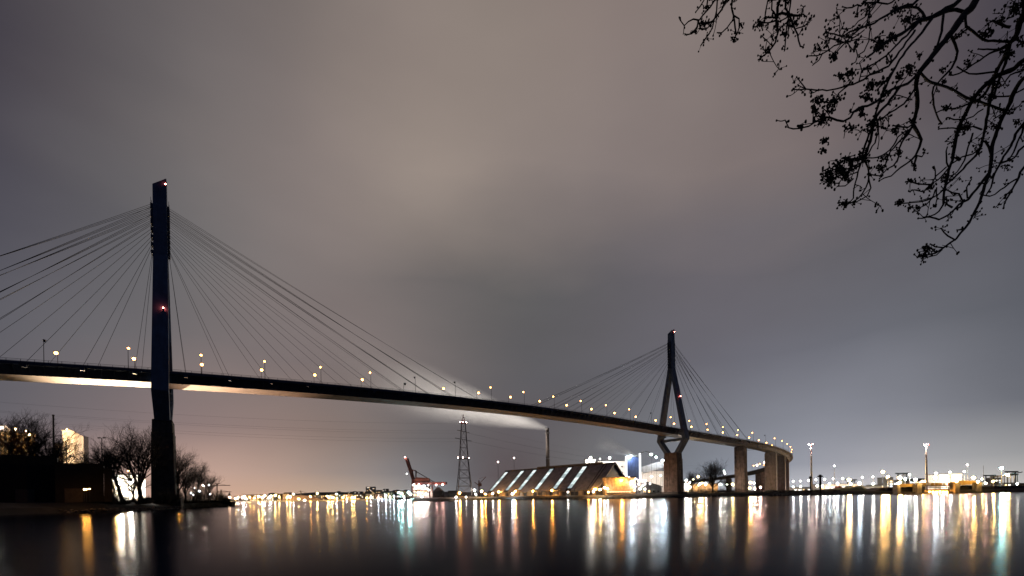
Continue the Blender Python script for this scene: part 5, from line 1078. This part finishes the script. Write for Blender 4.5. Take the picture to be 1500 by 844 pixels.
# ------------------------------------------------------------------ the alder overhanging from the upper right
def DD(px, py): return 5.6 + .55 * math.sin(px / 70) + .5 * math.cos(py / 55 + px / 95)
def TP(px, py, off=0): return P(px, py, DD(px, py) + off)
ALD = TP(1950, 560); trunkx = ALD.x
alder = thing('alder_tree', 'bare dark alder with cone-laden twigs overhanging from the upper right corner', 'tree', (trunkx, 5.4, .8))
tb = MB(); tops = TP(1960, -60)
tb.tube([(trunkx + .1, 5.4, .3), (trunkx, 5.4, 2.2), (trunkx + .1, 5.5, 4.5), (trunkx + .3, 5.6, 7.5), (trunkx + .2, 5.7, 11)], [.27, .21, .18, .14, .05], 12); tb.build('trunk', BARK, alder, smooth=True)
rt = random.Random(99)
def wpx(w, px, py): return max(.0028, w / 2 / F * DD(px, py))
polys = [
 # limb skeleton outside and inside the frame: (points, start width px, end width px)
 ([(1975, 150), (1900, 20), (1750, -90), (1600, -130), (1460, -90), (1430, 0), (1413, 20), (1400, 40), (1385, 58), (1372, 74), (1358, 92), (1348, 104)], 14, 8),
 ([(1460, -90), (1300, -110), (1150, -80), (1060, -60), (1020, -40)], 9, 5),
 ([(1970, 330), (1850, 180), (1700, 60), (1560, 30), (1510, 20), (1495, 28), (1490, 50), (1480, 62)], 13, 7),
 ([(1990, 480), (1850, 330), (1700, 200), (1580, 120), (1520, 92), (1500, 88), (1487, 100), (1460, 112), (1440, 128), (1425, 146)], 11, 6),
 ([(1580, 120), (1520, 110), (1500, 115), (1485, 135), (1480, 150), (1473, 163), (1465, 180), (1458, 200), (1453, 215), (1452, 235), (1450, 252)], 7, 4.6),
 ([(1700, 200), (1600, 200), (1540, 195), (1500, 215), (1485, 232), (1465, 240)], 5, 1.8), ([(1600, 200), (1540, 215), (1500, 245), (1490, 265), (1485, 275), (1475, 290), (1470, 305)], 4.5, 1.8),
 ([(1490, 262), (1465, 278), (1450, 288), (1435, 284)], 2.6, 1.6), ([(1580, 120), (1530, 150), (1493, 190), (1480, 215), (1470, 230), (1462, 245), (1455, 260), (1452, 275), (1445, 285)], 4.5, 1.8),
 ([(1445, -60), (1405, 0), (1385, 14), (1365, 25), (1345, 32), (1320, 50), (1300, 60), (1285, 72), (1270, 84)], 8, 3),
 ([(1413, 18), (1400, 14), (1390, 16), (1375, 22), (1362, 27)], 5, 4), ([(1355, 25), (1345, 12), (1335, 10), (1320, 13), (1305, 19)], 3.4, 2),
 ([(1365, 28), (1345, 55), (1330, 70), (1318, 88), (1305, 110), (1288, 128)], 4.4, 2.6), ([(1382, 22), (1379, 45), (1375, 60), (1371, 75)], 4, 3),
 ([(1345, 34), (1328, 52), (1312, 68), (1298, 82), (1282, 92), (1262, 104)], 3.6, 2), ([(1340, 45), (1322, 70), (1302, 96), (1275, 110), (1258, 120), (1243, 125), (1225, 130), (1212, 132), (1182, 131), (1162, 131)], 3.4, 1.6),
 ([(1181, 131), (1174, 122), (1167, 113)], 1.8, 1.3), ([(1182, 131), (1172, 127), (1168, 124)], 1.6, 1.2), ([(1243, 125), (1228, 138), (1222, 150), (1208, 150)], 2.4, 1.6), ([(1258, 120), (1262, 103), (1259, 92)], 1.8, 1.3),
 ([(1392, 50), (1400, 65), (1403, 75), (1400, 88), (1393, 100), (1380, 115), (1368, 128), (1367, 145), (1370, 165), (1380, 182)], 3.8, 2), ([(1372, 165), (1388, 160), (1405, 158), (1425, 150)], 1.8, 2.4),
 ([(1415, 20), (1416, 38), (1425, 46), (1440, 58), (1455, 60), (1480, 62)], 3.6, 3), ([(1416, 43), (1402, 54), (1396, 58)], 2.6, 2),
 ([(1480, 62), (1470, 85), (1460, 105), (1450, 125), (1440, 140), (1428, 150)], 6, 3.4), ([(1480, 62), (1475, 85), (1468, 102), (1462, 120), (1456, 145)], 4.6, 3), ([(1483, 62), (1462, 72), (1440, 72), (1433, 72)], 3, 1.6), ([(1478, 68), (1450, 78), (1435, 88), (1420, 98), (1405, 108), (1390, 110)], 3.2, 1.8), ([(1480, 40), (1465, 36), (1453, 30)], 4, 2.6), ([(1487, 10), (1484, 24), (1476, 27)], 3, 2), ([(1495, 28), (1500, 10), (1490, -20)], 5, 3),
 ([(1425, 146), (1415, 165), (1408, 180), (1402, 195), (1398, 215), (1395, 235), (1390, 250), (1386, 270), (1382, 290), (1382, 300), (1375, 310), (1362, 318), (1345, 320)], 6, 1.5),
 ([(1348, 104), (1342, 120), (1344, 150), (1342, 165), (1338, 182), (1345, 195), (1350, 205), (1347, 216), (1342, 228), (1335, 235), (1320, 245), (1305, 257), (1288, 265)], 6.5, 1.5),
 ([(1343, 228), (1340, 240), (1339, 249)], 3.5, 2.5), ([(1343, 228), (1350, 230), (1355, 223)], 2, 1.4), ([(1342, 170), (1338, 184), (1330, 196), (1322, 208), (1318, 218), (1315, 235), (1300, 248), (1290, 257), (1272, 255)], 3.6, 1.6),
 ([(1348, 106), (1330, 122), (1318, 127), (1300, 135), (1285, 148), (1270, 155), (1255, 160), (1245, 172), (1235, 178), (1215, 172), (1200, 174), (1185, 185), (1172, 188), (1155, 188), (1150, 176)], 4.4, 1.7),
 ([(1348, 106), (1360, 118), (1380, 125), (1400, 134), (1415, 142), (1425, 146)], 3.4, 3.6), ([(1425, 146), (1445, 152), (1460, 158), (1475, 163)], 3.6, 3.4),
 ([(1345, 118), (1335, 140), (1318, 156), (1300, 168), (1290, 175)], 3.2, 2), ([(1318, 128), (1300, 152), (1288, 165), (1280, 180), (1276, 200), (1270, 222), (1264, 232)], 4.2, 4), ([(1310, 100), (1300, 120), (1290, 145), (1283, 165), (1278, 185), (1270, 205), (1263, 228)], 3.4, 3), ([(1283, 170), (1286, 195), (1278, 215), (1266, 232)], 2.6, 2),
 ([(1276, 180), (1290, 187), (1290, 175)], 1.8, 1.4), ([(1264, 232), (1272, 245), (1272, 260), (1268, 275), (1258, 290), (1240, 300)], 2.6, 1.8), ([(1272, 258), (1275, 275), (1270, 287), (1252, 297)], 2, 1.6), ([(1264, 232), (1258, 250), (1252, 270), (1250, 290), (1243, 298)], 2.4, 1.6),
 ([(1264, 234), (1250, 232), (1238, 234), (1230, 240)], 3, 2.4), ([(1262, 238), (1250, 248), (1235, 254), (1218, 262), (1206, 258)], 2.8, 2), ([(1262, 238), (1246, 246), (1228, 250), (1215, 246), (1204, 252)], 2.4, 1.6), ([(1264, 230), (1285, 231), (1298, 224), (1308, 214), (1316, 200), (1332, 190)], 1.8, 2.4), ([(1250, 262), (1238, 272), (1226, 273)], 2, 1.4), ([(1256, 252), (1240, 258), (1228, 268), (1215, 268)], 2, 1.6),
 ([(1338, 182), (1325, 200), (1310, 215), (1300, 230), (1296, 245), (1288, 250)], 2.8, 1.8), ([(1340, 180), (1330, 186), (1318, 186), (1308, 184)], 2.4, 1.8),
 ([(1460, 100), (1455, 125), (1450, 150), (1445, 175), (1440, 200), (1437, 215), (1432, 225), (1410, 248), (1395, 262), (1385, 272), (1375, 285), (1350, 295), (1330, 298), (1315, 297)], 4.4, 1.7), ([(1437, 207), (1444, 207), (1449, 215), (1452, 226)], 3, 3.4), ([(1437, 215), (1425, 225), (1410, 230), (1395, 240), (1380, 258), (1362, 270), (1345, 270), (1332, 266)], 2.2, 2),
 ([(1425, 195), (1418, 215), (1412, 235), (1403, 252), (1390, 258)], 2.4, 1.5), ([(1372, 275), (1372, 290), (1370, 302)], 2, 1.5), ([(1370, 278), (1362, 295), (1350, 303), (1343, 306)], 2, 1.6), ([(1362, 276), (1350, 280), (1338, 278)], 2, 1.5), ([(1386, 245), (1370, 258), (1366, 268), (1360, 275)], 2.2, 1.8), ([(1388, 215), (1386, 230), (1389, 244)], 1.8, 2.2), ([(1370, 262), (1370, 250), (1368, 243)], 1.8, 1.4),
 ([(1450, 252), (1440, 265), (1430, 277), (1418, 292), (1405, 300), (1390, 314), (1376, 321), (1362, 319), (1352, 318)], 4.6, 1.7), ([(1410, 294), (1404, 284), (1396, 282), (1387, 279), (1380, 275)], 2.4, 1.6), ([(1417, 290), (1416, 275), (1420, 268), (1423, 263)], 2.2, 1.6), ([(1395, 304), (1387, 300), (1386, 288)], 3, 1.8), ([(1412, 293), (1407, 303), (1401, 306)], 3.2, 2.6),
 ([(1450, 252), (1443, 270), (1437, 290), (1436, 296), (1430, 305), (1424, 318), (1413, 335), (1400, 350), (1385, 362), (1370, 370), (1357, 374), (1344, 377)], 4.6, 2), ([(1400, 352), (1388, 345), (1382, 340), (1378, 334)], 2.2, 1.6), ([(1413, 335), (1407, 336), (1401, 337)], 2.2, 1.7), ([(1383, 363), (1370, 361), (1362, 357)], 2, 1.6), ([(1380, 366), (1371, 374), (1358, 377)], 1.8, 1.6), ([(1370, 365), (1360, 364), (1350, 362)], 1.6, 1.4),
 ([(1560, -60), (1530, 60), (1510, 140), (1500, 185), (1494, 200), (1485, 222), (1476, 235)], 4, 2), ([(1455, 175), (1470, 165), (1480, 168)], 2, 1.6), ([(1438, 190), (1425, 186), (1412, 188), (1395, 188), (1375, 189)], 2.6, 1.6), ([(1408, 175), (1398, 176), (1388, 172)], 2.4, 1.6), ([(1440, 160), (1425, 170), (1412, 176)], 2.2, 1.8), ([(1460, 105), (1440, 108), (1420, 108), (1402, 98)], 2.6, 1.8), ([(1495, 105), (1480, 110), (1472, 122), (1466, 126), (1462, 118)], 2.4, 1.6), ([(1500, 130), (1480, 140), (1460, 142), (1450, 138)], 2.4, 1.8),
 # first hanging group (x about 1000 to 1080)
 ([(1040, -50), (1031, 0), (1022, 13), (1019, 18)], 2.2, 1.6), ([(1062, -55), (1047, 0), (1036, 15), (1024, 29), (1015, 29), (1008, 31), (1003, 37), (996, 29)], 2.6, 1.5), ([(1024, 29), (1021, 40), (1014, 49), (1006, 51)], 2.4, 1.8), ([(1065, -55), (1051, 0), (1050, 15), (1046, 30), (1040, 47), (1030, 63), (1026, 68)], 2.4, 1.6), ([(1090, -60), (1062, 3), (1050, 24), (1044, 32), (1036, 35), (1028, 36)], 3, 2), ([(1044, 32), (1036, 41), (1028, 44)], 2, 1.8), ([(1090, -62), (1073, 0), (1075, 22), (1077, 40), (1077, 55), (1073, 62)], 3, 1.8), ([(1075, 23), (1083, 28), (1083, 40), (1079, 52)], 2.2, 1.8), ([(1075, 29), (1065, 40), (1058, 49), (1050, 48)], 2, 1.5), ([(1045, -50), (1036, 0), (1035, 12)], 2, 2.4),
 # second group (x about 1105 to 1190)
 ([(1165, -80), (1142, 0), (1138, 22), (1137, 35), (1140, 45), (1136, 62), (1127, 75), (1113, 86)], 4.4, 2), ([(1170, -80), (1151, 0), (1156, 22), (1162, 36), (1168, 50), (1172, 68), (1176, 69)], 3, 1.7), ([(1175, -80), (1158, 0), (1156, 22), (1152, 40), (1150, 60), (1149, 75)], 2.4, 1.7), ([(1150, -80), (1125, 0), (1121, 18), (1121, 24), (1128, 26), (1137, 25)], 2, 2.2), ([(1155, -80), (1130, 0), (1133, 18), (1137, 25)], 2.2, 2), ([(1137, 23), (1145, 20), (1158, 23), (1168, 24), (1175, 21), (1177, 10)], 4.4, 1.6), ([(1166, 42), (1178, 38), (1186, 29)], 1.9, 1.5), ([(1138, 30), (1126, 33), (1117, 34), (1106, 40)], 2, 1.6), ([(1156, 24), (1146, 30), (1137, 34)], 2, 1.8), ([(1156, 30), (1146, 38), (1138, 48)], 2, 1.8), ([(1170, 24), (1176, 21), (1182, 25)], 1.8, 1.4), ([(1120, 26), (1118, 32), (1114, 38)], 1.8, 1.6),
 # third group, long horizontal sprays (x about 1185 to 1320)
 ([(1380, -60), (1345, 0), (1320, 10), (1300, 22), (1288, 28), (1276, 37), (1262, 40), (1245, 47), (1232, 53), (1222, 50), (1210, 48)], 4, 1.5), ([(1262, 40), (1250, 50), (1240, 60), (1222, 68), (1205, 78), (1198, 81), (1185, 82)], 2.4, 1.5), ([(1205, 78), (1200, 88), (1190, 96)], 1.9, 1.4), ([(1310, -80), (1283, 0), (1275, 12), (1272, 25), (1269, 38)], 2.4, 1.8), ([(1272, 20), (1258, 32), (1246, 42), (1232, 42)], 1.8, 1.4), ([(1275, 42), (1272, 60), (1266, 75), (1256, 82), (1253, 90), (1248, 94)], 1.8, 1.4), ([(1243, 60), (1230, 72), (1221, 82)], 2, 1.8), ([(1235, 62), (1222, 58), (1213, 55), (1209, 43)], 2, 1.4), ([(1300, -80), (1270, 0), (1256, 8), (1248, 12), (1234, 10)], 2.6, 1.5), ([(1257, 10), (1256, 18), (1254, 22)], 2, 1.8), ([(1266, 44), (1250, 55), (1240, 55), (1230, 52)], 1.8, 1.5), ([(1240, 62), (1255, 58), (1254, 66), (1250, 74)], 2, 1.8), ([(1214, 70), (1211, 62), (1211, 60)], 1.6, 1.3), ([(1320, -80), (1290, -10), (1280, 12), (1273, 20)], 2, 1.8), ([(1355, -60), (1320, -10), (1300, 6), (1285, 3), (1262, 5)], 2.6, 1.8),
]
cone_pts = []; tips = []
twb = MB(); nbr = 0
def px_of(p):   # back to photo pixels, only to keep twigs in proportion
    return p
for pts, w0, w1 in polys:
    rs_ = resample([(a, b, w0 + (w1 - w0) * i / (len(pts) - 1)) for i, (a, b) in enumerate(pts)], 7)
    P3 = []; R3 = []
    for i, (a, b, w) in enumerate(rs_):
        j = .9 if w < 4 else .5
        a2, b2 = (a, b) if i in (0, len(rs_) - 1) else (a + rt.uniform(-j, j), b + rt.uniform(-j, j)); P3.append(TP(a2, b2)); R3.append(wpx((w if w < 3 else 3 + (w - 3) * .82) * rt.uniform(.9, 1.08), a, b))
    MB().tube(P3, R3, 7 if w0 > 5 else 5).build('branch', BARK, alder, smooth=True)
    # buds and knuckles on the bark, then short twigs that turn up, carrying cones
    tips.append((P3[-1], (P3[-1] - P3[-2]).normalized(), w1))
    for i in range(1, len(P3)):
        if abs(rs_[i][0] - 1250) > 420 or rs_[i][1] < -60: continue
        if rs_[i][2] < 5.5 and rt.random() < .30:
            d = (P3[i] - P3[i - 1]).normalized(); u, v = ortho(d); ang = rt.uniform(0, 6.28); s = (u * math.cos(ang) + v * math.sin(ang))
            ln = rt.choice((.03, .05, .09, .15, .24)) * rt.uniform(.7, 1.3); q = P3[i]; dd = (d * rt.uniform(.2, .9) + s).normalized(); tp = [q]
            for k in range(4): dd = (dd + Vector((-.05, 0, rt.uniform(-.12, .18))) + Vector((rt.uniform(-1, 1), rt.uniform(-1, 1), rt.uniform(-1, 1))) * .16).normalized(); q = q + dd * ln / 4; tp.append(q)
            twb.tube(tp, [.0056, .0052, .0046, .0042, .0048], 4); tips.append((q, dd, 1.3 if ln > .06 else .7))
            if ln > .12: 
                qq = tp[2]; ee = qq + (s * -.5 + d * .6 + Vector((0, 0, .3))).normalized() * ln * .5; twb.tube([qq, ee], [.0048, .0038], 4); tips.append((ee, (ee - qq).normalized(), 1))
cn_ = MB()
for p, d, w in tips:
    r_ = rt.random()
    if r_ < .22 or w < .8:
        cn_.ball(p, rt.uniform(.009, .013), 1.3, 5, 2); continue
    n = rt.choice((2, 3, 4, 5, 7)) if r_ > .45 else 2
    for k in range(n):
        o = Vector((rt.gauss(0, 1), rt.gauss(0, 1), rt.gauss(0, 1))) * (.016 + .0055 * n * .7); c = p - d * rt.uniform(0, .07) + o
        twb.tube([p - d * .02, c], [.0035, .0028], 3, False); cn_.ball(c, rt.uniform(.009, .0145), rt.uniform(1.0, 1.7), 5, 2)
# dense knots seen in the photograph
for kx, ky, n, sp in ((1035, 10, 16, 5), (1027, 37, 22, 7), (1018, 46, 14, 6), (1062, 1, 12, 5), (1074, 58, 20, 5), (1085, 38, 12, 4), (1114, 36, 22, 6), (1124, 76, 22, 6), (1113, 86, 10, 4), (1149, 50, 16, 5), (1165, 34, 14, 5), (1137, 25, 10, 4), (1157, 22, 10, 4), (1228, 60, 14, 4), (1222, 84, 22, 5), (1255, 66, 8, 4), (1312, 14, 26, 8), (1290, 62, 40, 9), (1288, 70, 26, 8), (1308, 56, 30, 9), (1330, 30, 30, 9), (1348, 28, 24, 9), (1245, 108, 30, 8), (1232, 112, 18, 7), (1198, 148, 34, 7), (1194, 160, 16, 5), (1222, 150, 18, 6), (1268, 142, 34, 8), (1275, 125, 26, 8), (1262, 165, 24, 7), (1278, 182, 40, 8), (1204, 175, 40, 11), (1215, 158, 26, 10), (1174, 186, 12, 5), (1245, 190, 22, 10), (1208, 206, 20, 6), (1206, 220, 14, 5), (1262, 232, 46, 10), (1243, 236, 40, 10), (1228, 248, 46, 11), (1216, 262, 46, 10), (1238, 256, 40, 9), (1214, 254, 20, 8), (1236, 299, 26, 6), (1316, 224, 26, 6), (1294, 234, 22, 6), (1290, 246, 22, 6), (1338, 243, 14, 5), (1336, 178, 26, 7), (1310, 190, 30, 7), (1332, 102, 26, 8), (1318, 112, 20, 8), (1345, 80, 12, 5), (1443, 50, 30, 8), (1452, 47, 16, 6), (1404, 54, 14, 5), (1418, 94, 20, 6), (1465, 30, 16, 7), (1488, 12, 50, 12), (1495, 30, 20, 8), (1380, 102, 12, 5), (1384, 120, 12, 5), (1428, 146, 26, 8), (1455, 122, 26, 8), (1385, 158, 20, 6), (1418, 184, 34, 8), (1455, 185, 18, 6), (1490, 180, 20, 7), (1449, 144, 22, 8), (1408, 190, 24, 7), (1333, 265, 18, 5), (1362, 276, 22, 7), (1318, 297, 26, 6), (1332, 303, 12, 4), (1345, 305, 14, 4), (1385, 262, 22, 7), (1403, 232, 14, 5), (1432, 222, 18, 6), (1475, 246, 14, 6), (1360, 366, 26, 8), (1352, 373, 16, 6), (1437, 297, 6, 3), (1370, 302, 8, 3), (1365, 333, 3, 2), (1480, 80, 26, 9), (1500, 100, 30, 10), (1494, 60, 26, 10)):
    for k in range(n):
        a, b = rt.gauss(kx, sp * .55), rt.gauss(ky, sp * .5); c = TP(a, b, rt.uniform(-.05, .05)); cn_.ball(c, rt.uniform(.008, .0135), rt.uniform(.9, 1.6), 5, 2)
        if k % 2: a2, b2 = rt.gauss(kx, sp * .5), rt.gauss(ky, sp * .5); twb.tube([c, TP((a + a2) / 2 + 1, (b + b2) / 2 - 1), TP(a2, b2, rt.uniform(-.04, .04))], [.004, .005, .004], 3, False)
o = twb.build('twig', BARK, alder, kind='stuff'); o = cn_.build('alder_cone', BARK, alder, kind='stuff')
